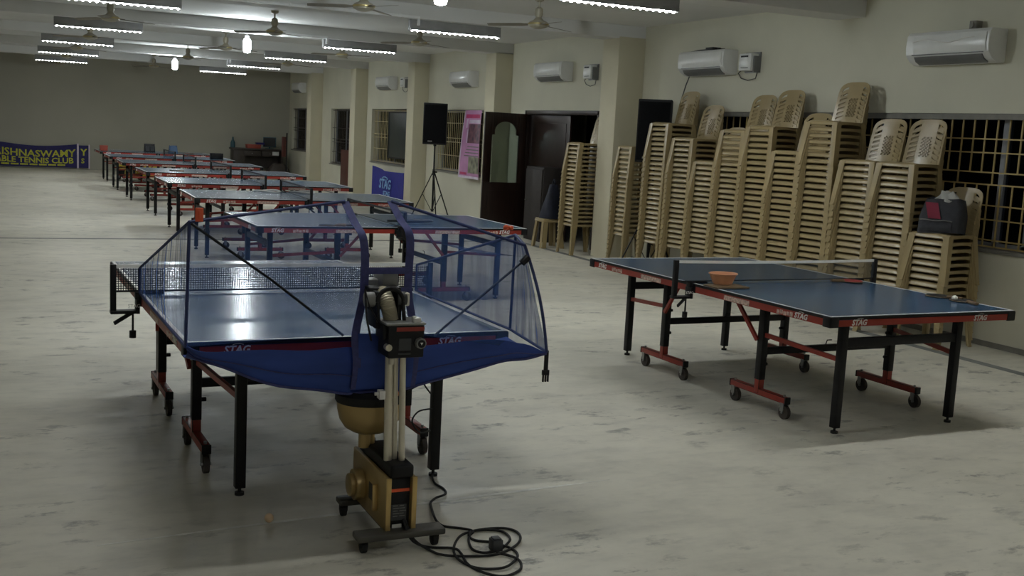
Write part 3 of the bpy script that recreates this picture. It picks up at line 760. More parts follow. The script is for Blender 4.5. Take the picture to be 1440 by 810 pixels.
for P in ((TL, TC1), (TC2, TR), (TL, FLt), (CT, FRt), (FLt, FLb), (FRt, FRb), (FLb, RL), (FRb, CB), (TL, RL), (CT, CB), (TR, CT), (CB, RR)):
    n_ = 6; d_ = .006 if P[0][2] > 1 and P[1][2] > 1 else .004
    hm.tube([lerp(P[0], P[1], i / n_) for i in range(n_ + 1)], .0068, 6)
hm.tube([lerp(TR, RR, i / 8) + V3((.02 * math.sin(PI * i / 8), 0, 0)) for i in range(9)], .007, 6)
hm.build('hem', M['hem'], net)
for P in (((1.252, 4.33, .845), (.95, 4.345, 1.08), (.640, 4.36, 1.30)), ((1.655, 4.33, .832), (1.88, 4.335, 1.01), (2.066, 4.34, 1.155))):
    MB().tube(P, .0055, 8).build('support_rod', M['bplastic'], net)
MB().cyl((2.055, 4.335, 1.145), (2.085, 4.335, 1.172), .016, n=10).build('rod_joint', M['bplastic'], net)
MB().b2((.655, 4.352, 1.308), (.685, 4.360, 1.362)).b2((.664, 4.350, 1.32), (.676, 4.353, 1.35)).build('orange_tag', M['orange'], net, bevel=.004)
MB().b2((1.965, 4.346, 1.290), (2.012, 4.356, 1.308)).ball((1.975, 4.345, 1.304), .010).ball((2.0, 4.345, 1.300), .010).build('orange_tag', M['orange'], net, bevel=.003)
bk = MB().b2((2.196, 4.338, .645), (2.216, 4.343, .745)).b2((2.190, 4.334, .632), (2.222, 4.347, .655))
for x in (2.192, 2.204, 2.216): bk.b2((x, 4.336, .600), (x + .006, 4.345, .634))
bk.build('buckle_strap', M['bplastic'], net)

# ------------------------------------------------------------------ table tennis robot
rb = thing('table_tennis_robot', 'gold and black table tennis ball-throwing robot on a wheeled base behind the left table', 'ball machine', (1.44, 4.25, 0))
def L(x, y, z): return (x - 1.44, y - 4.25, z)
m = MB()
m.b2(L(1.25, 4.02, .055), L(1.625, 4.11, .083)); m.b2(L(1.30, 4.46, .055), L(1.60, 4.54, .083)); m.b2(L(1.385, 4.08, .058), L(1.495, 4.5, .080))
m.build('base_plate', M['base'], rb, bevel=.008)
for (x, y) in ((1.285, 4.065), (1.59, 4.065), (1.325, 4.5), (1.575, 4.5)):
    c = MB(); c.cyl(L(x - .012, y, .026), L(x + .012, y, .026), .026, n=16); c.cyl(L(x, y, .04), L(x, y, .058), .014); c.b2(L(x - .017, y - .016, .024), L(x + .017, y + .012, .052))
    c.build('caster', M['rubber'], rb, bevel=.003)
bd = MB().b2(L(1.395, 4.085, .083), L(1.485, 4.53, .296)).build('body', M['bplastic'], rb, bevel=.006)
for x in (1.374, 1.484): MB().b2(L(x, 4.06, .075), L(x + .020, 4.54, .303)).build('side_panel', M['gold'], bd, bevel=.008)
for x in (1.374, 1.484): MB().b2(L(x - .001, 4.056, .075), L(x + .021, 4.068, .303)).build('edge_trim', M['goldlight'], bd, bevel=.004)
MB().cyl(L(1.374, 4.40, .175), L(1.335, 4.40, .175), .068, n=28).cyl(L(1.335, 4.40, .175), L(1.315, 4.40, .175), .050, n=28).build('round_cover', M['gold'], bd, bevel=.004)
MB().b2(L(1.352, 4.17, .13), L(1.374, 4.185, .245)).build('side_rib', M['goldlight'], bd, bevel=.004)
MB().b2(L(1.372, 4.20, .15), L(1.3745, 4.29, .22)).build('side_recess', M['dgrey'], bd)
MB().b2(L(1.401, 4.082, .236), L(1.480, 4.086, .249)).build('orange_stripe', M['orange'], bd)
p = MB()
p.b2(L(1.405, 4.082, .115), L(1.470, 4.0846, .182))
p2 = MB()
for k, z in enumerate((.176, .165, .154, .143, .132)):
    p2.b2(L(1.412, 4.0805, z), L(1.432 + .006 * (k % 2), 4.083, z + .0025)); p2.b2(L(1.440, 4.0805, z), L(1.458 + .005 * (k % 3), 4.083, z + .0025))
p.build('switch_panel', M['dgrey'], bd); p2.build('panel_print', M['mgrey'], bd)
MB().b2(L(1.41, 4.079, .084), L(1.45, 4.0846, .098)).build('rating_label', M['paper'], bd)
MB().b2(L(1.392, 3.965 + .10, .296), L(1.492, 4.45, .352)).b2(L(1.398, 4.42, .30), L(1.44, 4.50, .375)).build('top_block', M['bplastic'], rb, bevel=.012, segs=3)
c = MB(); c.cyl(L(1.408, 4.16, .35), L(1.396, 4.16, .87), .0175, n=18); c.cyl(L(1.461, 4.14, .35), L(1.449, 4.14, .81), .0130, n=18); c.cyl(L(1.438, 4.17, .35), L(1.426, 4.17, .87), .0125, n=18)
c.cyl(L(1.4035, 4.16, .60), L(1.4025, 4.16, .612), .0185, n=18)
c.build('column_tube', M['silver'], rb)
MB().b2(L(1.360, 4.15, .61), L(1.385, 4.185, .645)).cyl(L(1.375, 4.17, .63), L(1.345, 4.17, .63), .007).build('column_clip', M['white'], rb)
hd = MB().b2(L(1.372, 4.10, .79), L(1.525, 4.235, .925)).b2(L(1.355, 4.12, .862), L(1.375, 4.22, .927)).build('control_box', M['bplastic'], rb, bevel=.006)
MB().b2(L(1.360, 4.09, .925), L(1.527, 4.24, .934)).build('top_plate', M['mgrey'], hd, bevel=.002)
MB().b2(L(1.405, 4.097, .900), L(1.523, 4.1015, .917)).build('red_stripe', M['redsteel'], hd)
MB().b2(L(1.415, 4.096, .822), L(1.468, 4.1015, .872)).b2(L(1.415, 4.096, .805), L(1.468, 4.1015, .812)).build('recess', M['dgrey'], hd, bevel=.002)
MB().cyl(L(1.504, 4.10, .852), L(1.504, 4.075, .852), .023, n=8).build('knob', M['mgrey'], hd, bevel=.002)
MB().cyl(L(1.504, 4.0755, .852), L(1.504, 4.072, .852), .016, n=18).build('knob_cap', M['bplastic'], hd)
MB().prism([(1.504 - 1.44 - .006, .857), (1.504 - 1.44 + .006, .857), (1.504 - 1.44, .846)], 1, 4.0715 - 4.25, 4.073 - 4.25).build('knob_mark', M['white'], hd)
MB().b2(L(1.478, 4.10, .934), L(1.508, 4.135, .953)).cyl(L(1.485, 4.118, .953), L(1.485, 4.118, .958), .009).build('white_dial', M['white'], hd, bevel=.002)
MB().cyl(L(1.374, 4.125, .835), L(1.374, 4.095, .835), .014).cyl(L(1.392, 4.11, .79), L(1.392, 4.11, .765), .012).build('brass_nut', M['silver'], hd)
# ribbed hose arching over to the head
pts, rad = [], []
for i in range(46):
    t = i / 45
    if t < .5: q = V3((1.412, 4.19, .932 + .10 * t))
    else:
        a = (t - .5) / .5 * 1.35; q = V3((1.412 - .0 * a, 4.19 + .060 * (1 - math.cos(a)), .982 + .055 * math.sin(a)))
    q.x -= .030 * t; pts.append(V3(L(*q))); rad.append(.030 + (.0022 if i % 2 else 0))
MB().tube(pts, rad, 18).build('ribbed_hose', M['hose'], rb)
hdn = MB()
hdn.b2(L(1.325, 4.22, .97), L(1.46, 4.30, 1.06)); hdn.b2(L(1.338, 4.17, .90), L(1.356, 4.30, 1.05)); hdn.b2(L(1.430, 4.17, .93), L(1.448, 4.30, 1.05))
hdn.tube([L(1.395 + .055 * math.cos(PI * i / 10), 4.165, 1.01 + .055 * math.sin(PI * i / 10)) for i in range(11)], .010, 8)
hdn.bar(L(1.34, 4.165, 1.01), L(1.352, 4.165, .93), .012); hdn.bar(L(1.45, 4.165, 1.01), L(1.458, 4.165, .93), .014)
hdn.build('throwing_head', M['bplastic'], rb, bevel=.004)
for (x, n_) in ((1.318, 'drive_motor'), (1.452, 'drive_motor')):
    MB().cyl(L(x - .022, 4.19, 1.018), L(x + .018, 4.19, 1.018), .030, n=18).build(n_, M['mgrey'] if x < 1.4 else M['dgrey'], rb, bevel=.004)
MB().b2(L(1.458, 4.17, .99), L(1.482, 4.20, 1.045)).build('motor_cover', M['ballw'], rb, bevel=.006)
MB().b2(L(1.345, 4.36, 1.02), L(1.42, 4.43, 1.075)).b2(L(1.405, 4.30, 1.035), L(1.475, 4.44, 1.115)).build('ball_outlet', M['mgrey'], rb, bevel=.01)
# hopper bowl, collar and feed pipe
hb = MB().lathe([(.040, .405), (.070, .412), (.100, .432), (.120, .465), (.130, .51), (.134, .560), (.125, .560), (.115, .49), (.06, .44)], L(1.40, 4.40, 0), 32, mx=Matrix.Diagonal((1.08, 1, 1))).build('hopper_bowl', M['gold'], rb, angle=50)
MB().lathe([(.136, .545), (.140, .552), (.140, .580), (.120, .600), (.112, .598), (.118, .57), (.125, .548)], L(1.40, 4.40, 0), 32, mx=Matrix.Diagonal((1.08, 1, 1))).build('hopper_rim', M['bplastic'], hb)
MB().cyl(L(1.38, 4.40, .34), L(1.38, 4.40, .40), .026, n=18).cyl(L(1.415, 4.41, .34), L(1.415, 4.41, .40), .014, n=14).build('feed_pipe', M['gold'], rb)
MB().tube([L(1.345, 4.16, .93), L(1.30, 4.14, 1.0), L(1.275, 4.12, 1.07), L(1.285, 4.12, .95), L(1.31, 4.13, .86)], .004, 6).build('wire', M['bplastic'], rb)
tag(MB().ball((1.423, 4.275, .598), .020, n=18).build('ball', M['ballo']), 'orange ball lying in the golden hopper of the robot', 'ball')
tag(MB().ball((1.47, 4.29, .596), .020, n=18).build('ball', M['ballo']), 'dull orange ball half hidden behind the robot column', 'ball')

# power cable from the robot, coiled on the floor and running up to the table leg
def smooth(P, k=8):
    return [spl(P, i / (k * (len(P) - 1))) for i in range(k * (len(P) - 1) + 1)]
cable = [(1.455, 4.075, .12), (1.475, 4.03, .05), (1.547, 4.034, 0.006), (1.639, 3.971, 0.013), (1.657, 3.928, 0.006), (1.642, 3.832, 0.006), (1.650, 3.762, 0.006), (1.680, 3.676, 0.013), (1.740, 3.661, 0.006), (1.812, 3.696, 0.006), (1.844, 3.746, 0.006), (1.847, 3.788, 0.013), (1.829, 3.859, 0.006), (1.799, 3.892, 0.006)]
cable2 = [(1.462, 4.075, .115), (1.49, 4.035, .045), (1.548, 3.993, 0.006), (1.584, 3.909, 0.013), (1.706, 3.881, 0.006), (1.799, 3.876, 0.006), (1.902, 3.933, 0.006), (1.954, 3.991, 0.013), (1.979, 4.080, 0.006), (1.952, 4.133, 0.006), (1.887, 4.153, 0.006), (1.804, 4.131, 0.013), (1.739, 4.118, 0.006), (1.683, 4.050, 0.006), (1.640, 3.965, 0.006), (1.617, 3.875, 0.013), (1.631, 3.827, 0.006), (1.656, 3.775, 0.006), (1.709, 3.743, 0.006), (1.770, 3.729, 0.013), (1.850, 3.806, 0.006), (1.878, 3.860, 0.006), (1.875, 3.917, 0.006), (1.843, 3.949, 0.013), (1.818, 4.009, 0.006), (1.772, 4.039, 0.006), (1.759, 4.077, 0.006), (1.767, 4.107, 0.013), (1.811, 4.149, 0.006), (1.880, 4.137, 0.006), (1.923, 4.097, 0.006), (1.911, 4.004, 0.013), (1.880, 3.965, 0.006), (1.832, 3.922, 0.006), (1.785, 3.904, 0.006), (1.736, 3.893, 0.013), (1.719, 3.949, 0.006), (1.731, 4.019, 0.006), (1.762, 4.094, 0.006), (1.792, 4.126, 0.013), (1.767, 4.188, 0.006), (1.703, 4.234, 0.006), (1.692, 4.292, 0.006), (1.698, 4.354, 0.013), (1.735, 4.489, 0.006), (1.755, 4.544, 0.006), (1.798, 4.593, 0.006), (1.840, 4.601, 0.013), (1.872, 4.656, 0.006), (1.878, 4.719, 0.006), (1.867, 4.789, 0.006), (1.877, 4.855, 0.013), (1.908, 4.938, 0.006)]
cb_ = thing('power_cable', 'black power cable coiled on the floor beside the robot', 'cable', (0, 0, 0))
MB().tube(smooth(cable), .0055, 8).build('cord', M['rubber'], cb_)
MB().tube(smooth(cable2), .0055, 8).build('cord', M['rubber'], cb_)
MB().b2((1.79, 3.905, .002), (1.835, 3.955, .050)).b2((1.795, 3.91, .05), (1.83, 3.95, .056)).build('plug_adaptor', M['dgrey'], cb_, bevel=.004)
tag(MB().tube(smooth([(1.60, 4.50, .55), (1.70, 4.60, .555), (1.78, 4.75, .555), (1.80, 4.82, .50), (1.85, 4.86, .44)]), .004, 7).tube(smooth([(1.865, 4.87, .36), (1.78, 4.83, .36), (1.74, 4.80, .32), (1.79, 4.82, .26), (1.86, 4.87, .25)]), .004, 7).build('thin_cable', M['rubber']), 'thin black cable looped around the right near leg of the netted table', 'cable')
tag(MB().ball((1.0, 4.51, .020), .020, n=18).build('ball', M['ballb']), 'beige ball lying alone on the floor left of the robot', 'ball')

# ------------------------------------------------------------------ stacking plastic chairs (front faces -x)
def make_chair():
    t = thing('plastic_chair', '', 'chair')
    prof = [(.010, .413), (.000, .419), (.004, .434), (.014, .447), (.034, .452), (.12, .446), (.26, .438), (.40, .440)]
    def fn(u, v):
        k = v * (len(prof) - 1); i = min(int(k), len(prof) - 2); f_ = k - i
        x = prof[i][0] * (1 - f_) + prof[i + 1][0] * f_; z = prof[i][1] * (1 - f_) + prof[i + 1][1] * f_
        q = abs(2 * u - 1); hw = .205 - .010 * v
        if v < .35: z -= .018 * max(0, 1 - q * 1.25) * (1 if v < .2 else .0) * -1 * 0
        x += .012 * q ** 4 if v < .6 else 0
        return (x, (2 * u - 1) * hw, z - .006 * q ** 6)
    m = MB(); m.grid(fn, 10, 7, -.004)
    for s in (-1, 1):
        def sd(u, v, s=s):
            x = .015 + .385 * u; dip = .010 * math.sin(PI * u) - .014 * max(0, (u - .78) / .22)
            return (x, s * (.205 - .008 * u), .448 - (.036 - dip) * v)
        m.grid(sd, 8, 1, .004 * s)
    m.grid(lambda u, v: (.40, -.19 + .38 * u, .442 - .035 * v), 3, 1, .004)
    m.build('seat', M['chair'], t, angle=40)
    for sx in (0, 1):
        for s in (-1, 1):
            # angle-section leg: two faces that splay outwards so that chairs nest
            xt, xb = (.000, -.050) if sx == 0 else (.405, .455)
            yt, yb = s * .207, s * .246; d = 1 if sx == 0 else -1
            ws, we = (.062, .046)
            def face1(u, v): return (xt + (xb - xt) * v + d * .004 * math.sin(PI * u), yt + (yb - yt) * v - s * u * (ws + (we - ws) * v), .438 * (1 - v))
            def face2(u, v): return (xt + (xb - xt) * v + d * u * (ws + (we - ws) * v), yt + (yb - yt) * v, .438 * (1 - v))
            l = MB(); l.grid(face1, 2, 4, .004); l.grid(face2, 2, 4, .004)
            l.b2((xb - d * .007, min(yb, yb - s * we), .0), (xb + d * .004, max(yb, yb - s * we), .010))
            l.b2((min(xb, xb + d * we), yb - .006, .0), (max(xb, xb + d * we), yb + .006, .010))
            l.build('leg', M['chair'], t, angle=40)
    # reclining back: arch frame, centre splat with pierced holes, slanted side slats
    def S(u, v):
        return V3((.398 + .072 * v + .02 * v * v - .032 * u * u * (1 - .3 * v), u * .203, .425 + .445 * v))
    def edge(tt):       # arch outline, tt 0..1 from lower left round the top to lower right; returns (u, v)
        if tt < .33: return (-1 + .03 * tt / .33, tt / .33 * .72)
        if tt > .67: return (1 - .03 * (1 - tt) / .33, (1 - tt) / .33 * .72)
        a = (tt - .33) / .34 * PI; c_, s_ = math.cos(a), math.sin(a)
        return (-.97 * math.copysign(abs(c_) ** .62, c_), .72 + .28 * abs(s_) ** .72)
    b = MB()
    def fr(u, v):
        (a, c) = edge(v); k = 1 - .17 * u
        return S(a * k, c if c < .72 else .72 + (c - .72) * (1 - .34 * u))
    b.grid(fr, 2, 36, .006)
    b.grid(lambda u, v: S((2 * u - 1) * .46, .02 + v * .92), 10, 26, .005, skip=lambda i, j: 1 < i < 8 and 4 < j < 17 and (i + j) % 2 == 0)
    for s in (-1, 1):
        for k in range(7):
            v0 = .12 + .105 * k
            b.grid(lambda u, v: S(s * (.44 + .42 * u * (1 if v0 < .7 else 1 - (v0 - .7) * .3)), v0 + .055 * v - .06 * u), 2, 1, .005)
    b.grid(lambda u, v: S((2 * u - 1) * .99, -.01 + .09 * v), 8, 1, .005)
    b.build('backrest', M['chair'], t, angle=40)
    return t
chair = make_chair(); used = [False]
X0 = 7.46
ANG = [-.02, -.06, .03, .07, .10, .10, .12, .13, .15, .17, .17, .17]
STACKS = [  # y, top seat height, x of the front edge, phrase
    (14.25, 1.63, X0, 'in the stack before the doorway'),
    (12.94, 1.625, X0 + .10, 'in the stack between column and black speaker'),
    (11.96, 1.945, X0, 'in the first tall stack right of the black speaker'),
    (11.40, 1.77, X0, 'in the second stack right of the black speaker'),
    (10.90, 1.505, X0, 'in the third stack right of the black speaker'),
    (10.40, 1.885, X0, 'in the fourth stack right of the black speaker'),
    (9.90, 1.935, X0, 'in the second stack left of the very tallest'),
    (9.42, 1.68, X0, 'in the stack just left of the very tallest'),
    (8.90, 2.00, X0, 'in the very tallest stack'),
    (8.33, 1.63, X0, 'in the first stack right of the very tallest'),
    (7.82, 1.63, X0, 'in the second stack right of the very tallest'),
    (7.34, 1.02, X0 + .02, 'in the low stack carrying the grey backpack'),
]
GC = 'stacked beige plastic chairs'
for (y, zt, x, phrase), ang in zip(STACKS, ANG):
    n = int(round((zt - .452) / .0635)) + 1; pit_ = (zt - .452) / (n - 1); rz0 = ang + random.uniform(-.015, .015)
    for k in range(n):
        o = ORD[n - k]
        lab = 'beige chair %s, %s' % (phrase, 'topmost' if n - k == 1 else ('lowest' if k == 0 else o + ' from top'))
        loc = (x + random.uniform(-.003, .003) + .0008 * k, y - .02 + random.uniform(-.003, .003), pit_ * k); rz = rz0 + random.uniform(-.004, .004)
        if not used[0]:
            used[0] = True; chair.location = loc; chair.rotation_euler = (0, 0, rz); chair['label'] = lab; chair['group'] = GC
        else: dup(chair, lab, loc, rz, GC)

# stool with a bag, backpack on the low stack
st = thing('plastic_stool', 'beige plastic stool before the doorway carrying a dark bag', 'stool', (7.56, 15.06, 0))
MB().b2((-.16, -.16, .425), (.16, .16, .45)).b2((-.165, -.165, .395), (.165, .165, .43)).build('seat', M['chair'], st, bevel=.012, segs=3)
for sx in (-1, 1):
    for s in (-1, 1):
        MB().grid(lambda u, v: (sx * (.150 + .04 * v) - sx * u * .07, s * (.155 + .04 * v), .42 * (1 - v)), 2, 4, .004).grid(lambda u, v: (sx * (.155 + .04 * v), s * (.150 + .04 * v) - s * u * .07, .42 * (1 - v)), 2, 4, .004).build('leg', M['chair'], st)
def blob(prof_fn, nu=24, nv=12):
    m = MB(); P, F = [], []
    for j in range(nv + 1):
        for i in range(nu): P.append(prof_fn(2 * PI * i / nu, j / nv))
    for j in range(nv):
        for i in range(nu): F.append((j * nu + i, j * nu + (i + 1) % nu, (j + 1) * nu + (i + 1) % nu, (j + 1) * nu + i))
    F += [tuple(range(nu - 1, -1, -1)), tuple(range(nv * nu, (nv + 1) * nu))]
    return m.add(P, F)
def sq(a, p): c, s = math.cos(a), math.sin(a); return math.copysign(abs(c) ** p, c), math.copysign(abs(s) ** p, s)
bg = thing('bag', 'navy blue cloth bag slumped on the plastic stool', 'bag', (7.57, 15.03, .452))
def bagf(a, v):
    c, s = sq(a, .7); k = 1 - .62 * v ** 1.3; wob = 1 + .10 * math.sin(3 * a + 4 * v)
    return (.15 * c * k * wob, .145 * s * k * wob - .05 * v, .52 * v)
blob(bagf).build('bag_body', M['navybag'], bg)
MB().tube([(0, -.06, .50), (.0, -.10, .56), (.02, -.02, .60), (.02, .03, .52)], .012, 8).build('bag_strap', M['navybag'], bg)
bp = thing('backpack', 'charcoal backpack with a crimson patch on the lowest chair stack', 'backpack', (7.64, 7.33, 1.026), .5)
def bpf(a, v):
    c, s = sq(a, .45); k = 1 - .22 * max(0, v - .45) ** 1.4 * 2
    return (.125 * c * (k + .02 * math.sin(5 * v)) + .06 * v, .195 * s * k, .30 * v + .012 * math.sin(2 * a))
blob(bpf).build('pack_body', M['packgrey'], bp, angle=60)
def pk(a, v):
    c, s = sq(a, .4); return (-.118 + .032 * c * math.sin(PI * (.12 + .8 * v)) + .03 * v, .02 + .14 * s, .015 + .10 * v)
blob(pk, 20, 8).build('front_pocket', M['packgrey'], bp)
MB().grid(lambda u, v: V3((-.109 + .050 * v + .004 * math.sin(PI * u), .085 - .11 * u - .05 * (1 - v) + .06, .125 + .14 * v)), 4, 6, .004).build('patch', M['packred'], bp)
zz = MB(); zz.tube([(-.145 + .02 * i / 10, .16 - .28 * i / 10, .112 + .004 * math.sin(i)) for i in range(11)], .004, 6); zz.build('zip', M['mgrey'], bp)
def scarf(a, v):
    c, s = sq(a, .8); w_ = 1 + .2 * math.sin(4 * a + 3 * v)
    return (.04 + .06 * c * (1 - .5 * v) * w_, -.01 + .12 * s * (1 - .5 * v) * w_, .285 + .075 * v + .015 * math.sin(3 * a))
tag(blob(scarf, 22, 7).build('folded_cloth', M['cloth']), 'crumpled pale grey cloth lying on top of the backpack', 'cloth').location = (7.63, 7.34, 1.03)
MB().tube([(.08, .07, .25), (.10, .06, .34), (.10, .00, .36), (.09, -.04, .28)], .010, 7).build('grab_handle', M['packgrey'], bp)

# ------------------------------------------------------------------ loudspeakers
def make_speaker(w_, d_, h_):
    t = thing('loudspeaker', '', 'speaker')
    poly = [(-w_ / 2, -d_ / 2), (w_ / 2, -d_ / 2), (w_ / 2 * .72, d_ / 2), (-w_ / 2 * .72, d_ / 2)]
    MB().prism(poly, 2, 0, h_).build('cabinet', M['bplastic'], t, bevel=.012)
    MB().b2((-w_ / 2 + .02, -d_ / 2 - .010, .03), (w_ / 2 - .02, -d_ / 2 + .002, h_ - .03)).build('front_grille', M['spk'], t, bevel=.006)
    MB().b2((-w_ * .28, -d_ / 2 - .012, .05), (-w_ * .10, -d_ / 2 - .0095, .075)).build('badge', M['mgrey'], t)
    MB().cyl((0, 0, -.03), (0, 0, .002), .03, n=14).build('pole_socket', M['bplastic'], t)
    return t
def make_tripod(hgt, spread, zc):
    t = thing('speaker_stand', '', 'stand')
    MB().cyl((0, 0, .10), (0, 0, zc + .05), .019, n=12).cyl((0, 0, zc), (0, 0, hgt), .0155, n=12).build('pole', M['black'], t)
    MB().cyl((0, 0, zc - .04), (0, 0, zc + .05), .03, n=12).cyl((.03, 0, zc + .02), (.065, 0, zc + .02), .014, n=8).build('collar', M['bplastic'], t)
    MB().cyl((0, 0, .10), (0, 0, .15), .027, n=12).build('hub', M['bplastic'], t)
    for k in range(3):
        a = 2 * PI * k / 3 + .35; c, s = math.cos(a), math.sin(a)
        lg = MB().bar((c * .025, s * .025, zc), (c * spread, s * spread, .015), .022, .014).build('leg', M['black'], t)
        MB().ball((c * spread, s * spread, .018), .018, n=10).build('rubber_foot', M['rubber'], lg)
        MB().bar((c * .025, s * .025, .125), (c * spread * .5, s * spread * .5, zc * .5), .016, .008).build('brace', M['black'], t)
    return t
s1 = make_tripod(1.40, .42, .86); s1.location = (7.62, 20.35, 0); s1['label'] = 'black tripod speaker stand left of the pink poster'; s1['group'] = 'tripod speaker stands'
k1 = make_speaker(.47, .38, .80); k1.location = (7.62, 20.35, 1.42); k1.rotation_euler = (0, 0, -.42); k1['label'] = 'black loudspeaker high on a tripod left of the pink poster'
dup(s1, 'black tripod speaker stand half hidden behind the chair stacks', (7.76, 12.45, 0), .5)
k2 = make_speaker(.45, .40, .82); k2.location = (7.80, 12.55, 1.425); k2.rotation_euler = (0, 0, -.75); k2['label'] = 'black loudspeaker standing up between two chair stacks by the column'
k2.location = (7.76, 12.45, 1.425)

# ------------------------------------------------------------------ banners, posters, boards
sr = thing('playing_area_surround', 'royal blue cloth barrier with a pale printed emblem under the black board window', 'barrier', (7.85, 23.95, 0))
def surr(u, v):
    top = .735 + (.06 * (1 - min(1, u * 2.6)) ** .5 if u < .38 else 0) - .02 * math.sin(PI * u)
    return V3((.012 * math.sin(u * 9), 1.14 - 2.28 * u, .02 + (top - .02) * v))
MB().grid(surr, 30, 6, .008).build('cloth_panel', M['surround'], sr)
MB().tube([V3((.03, 1.13, .02)), V3((.03, 1.13, .77)), ], .010).tube([V3((.03, -1.13, .0)), V3((.03, -1.13, .73))], .010).tube([V3((.03, -1.13, .02)), V3((.03, 1.13, .02))], .008).build('wire_frame', M['black'], sr)
mxp = axes((-.034, .50, .32), (0, -1, 0), (0, 0, 1))
letters('lettering', 'STAG', .30, M['cyan'], sr, mxp, shear=.15, bold=.008, width=.86)
a_ = MB(); a_.tube([(-.036, .08 - .2 * math.cos(PI * i / 8), .53 + .05 * math.sin(PI * i / 8)) for i in range(9)], .012, 6); a_.build('logo_arc', M['cyan'], sr)
letters('lettering', 'STAG', .13, M['cyan'], sr, axes((-.034, .20, .17), (0, -1, 0), (0, 0, 1)), shear=.15, bold=.004, width=.5)

po = thing('poster', 'pink hanging poster with two pictures beside the open brown door', 'poster', (8.03, 19.42, 0))
def pst(u, v): return V3((-.02 * math.sin(PI * v) - .05 * (1 - v), lerp((0, .52, 0), (0, .40, 0), v).y - lerp((0, 1.02, 0), (0, .80, 0), v).y * u, .82 + 1.29 * v))
def on(u, v, off=-.006): q = pst(u, v); q.x += off; return q
MB().grid(pst, 6, 12, .003).build('vinyl_sheet', M['pink'], po)
def pp(name, u0, u1, v0, v1, m_): MB().grid(lambda u, v: on(u0 + (u1 - u0) * u, v0 + (v1 - v0) * v), 4, 4, .0015).build(name, m_, po)
pp('white_edge', 0, .05, 0, 1, M['pale']); pp('white_edge', .05, 1, 0, .035, M['pale']); pp('heading', .12, .95, .885, .94, M['magenta'])
pp('picture', .36, 1.0, .52, .80, M['photoa']); pp('picture', .48, 1.0, .08, .32, M['photob']); pp('corner_mark', .08, .42, .05, .085, M['magenta'])
pp('white_flash', .20, .27, .74, .87, M['pale']); pp('panel', .36, 1.0, .81, .86, M['pale']); pp('white_flash', .29, .34, .52, .72, M['pale'])
for k in range(4): pp('text_line', .38 - .05 * k, .98, .46 - .045 * k, .475 - .045 * k, M['mgrey'])
tag(MB().tube([(8.05, 18.99, 2.10), (8.05, 19.86, 2.10)], .012).build('hanging_rod', M['steel']), 'thin rod holding the top of the pink poster', 'rod')
bb = thing('black_board', 'dark green-black board hung across the barred window over the blue barrier', 'board', (8.08, 23.9, 1.02))
MB().b2((-.02, -.72, 0), (.015, .74, 1.03)).build('panel', M['board'], bb, bevel=.004)
MB().b2((-.028, -.74, -.02), (.02, -.70, 1.05)).b2((-.028, .72, -.02), (.02, .76, 1.05)).b2((-.028, -.74, 1.02), (.02, .76, 1.05)).b2((-.028, -.74, -.02), (.02, .76, .01)).build('edge_frame', M['bplastic'], bb, bevel=.003)
bw = thing('wooden_panel', 'red-brown wooden panel standing against the wall under the dark window', 'panel', (8.05, 28.0, 0))
MB().b2((-.02, -.52, 0), (.02, .52, 1.06)).build('board', M['redwood'], bw, bevel=.005)
MB().b2((-.032, -.42, .08), (-.02, .42, .46)).b2((-.032, -.42, .58), (-.02, .42, .98)).build('raised_field', M['redwood'], bw, bevel=.006)

bn = thing('club_banner', 'long blue banner with yellow lettering along the foot of the far wall', 'banner', (0, YF - .06, 0))
def ban(u, v):
    x = -3.4 + 5.24 * u; sg = .085 * abs(math.sin(PI * ((x + .25) / 2.09)))
    zt = .74 - sg; return V3((x, -.012 * math.sin(u * 40), .045 + (zt - .045) * v))
MB().grid(ban, 60, 8, .003).build('cloth', M['bannerblue'], bn)
def banner_text(txt, x0, x1, v, size):
    r = letters('lettering', txt, size, M['yellow'], bn, Matrix.Identity(4), bold=.006, width=x1 - x0)
    for vv in r.data.vertices:
        x, yy = vv.co.x + x0, vv.co.y; q = ban((x + 3.4) / 5.24, v + yy / .66 * 1.0); vv.co = (q.x, q.y - .012 - (.002 if vv.co.z > 0 else 0), q.z)
    return r
banner_text('KRISHNASWAMY', -.56, 1.80, .48, .29)
banner_text('TABLE TENNIS CLUB', -.50, 1.74, .19, .23)
for k in range(9):
    MB().grid(lambda u, v: ban((-.7 + .25 * k + .21 * u + 3.4) / 5.24, .07 + .07 * v) + V3((0, -.010, 0)), 3, 1, .001).build('faint_line', M['yellow'], bn)
MB().b2((1.835, -.02, .03), (1.885, .0, .76)).build('pole', M['pale'], bn)
MB().grid(lambda u, v: V3((1.885 + .28 * u, -.004, .05 + .66 * v)), 4, 4, .004).build('end_fold', M['bannerblue'], bn)
letters('lettering', 'Y', .27, M['yellow'], bn, axes((1.94, -.012, .42), (1, 0, 0), (0, 0, 1)), bold=.008)
letters('lettering', 'S', .20, M['yellow'], bn, axes((1.95, -.012, .19), (1, 0, 0), (0, 0, 1)), bold=.006)
MB().b2((2.155, -.02, .03), (2.19, .0, .74)).build('pole', M['pale'], bn)

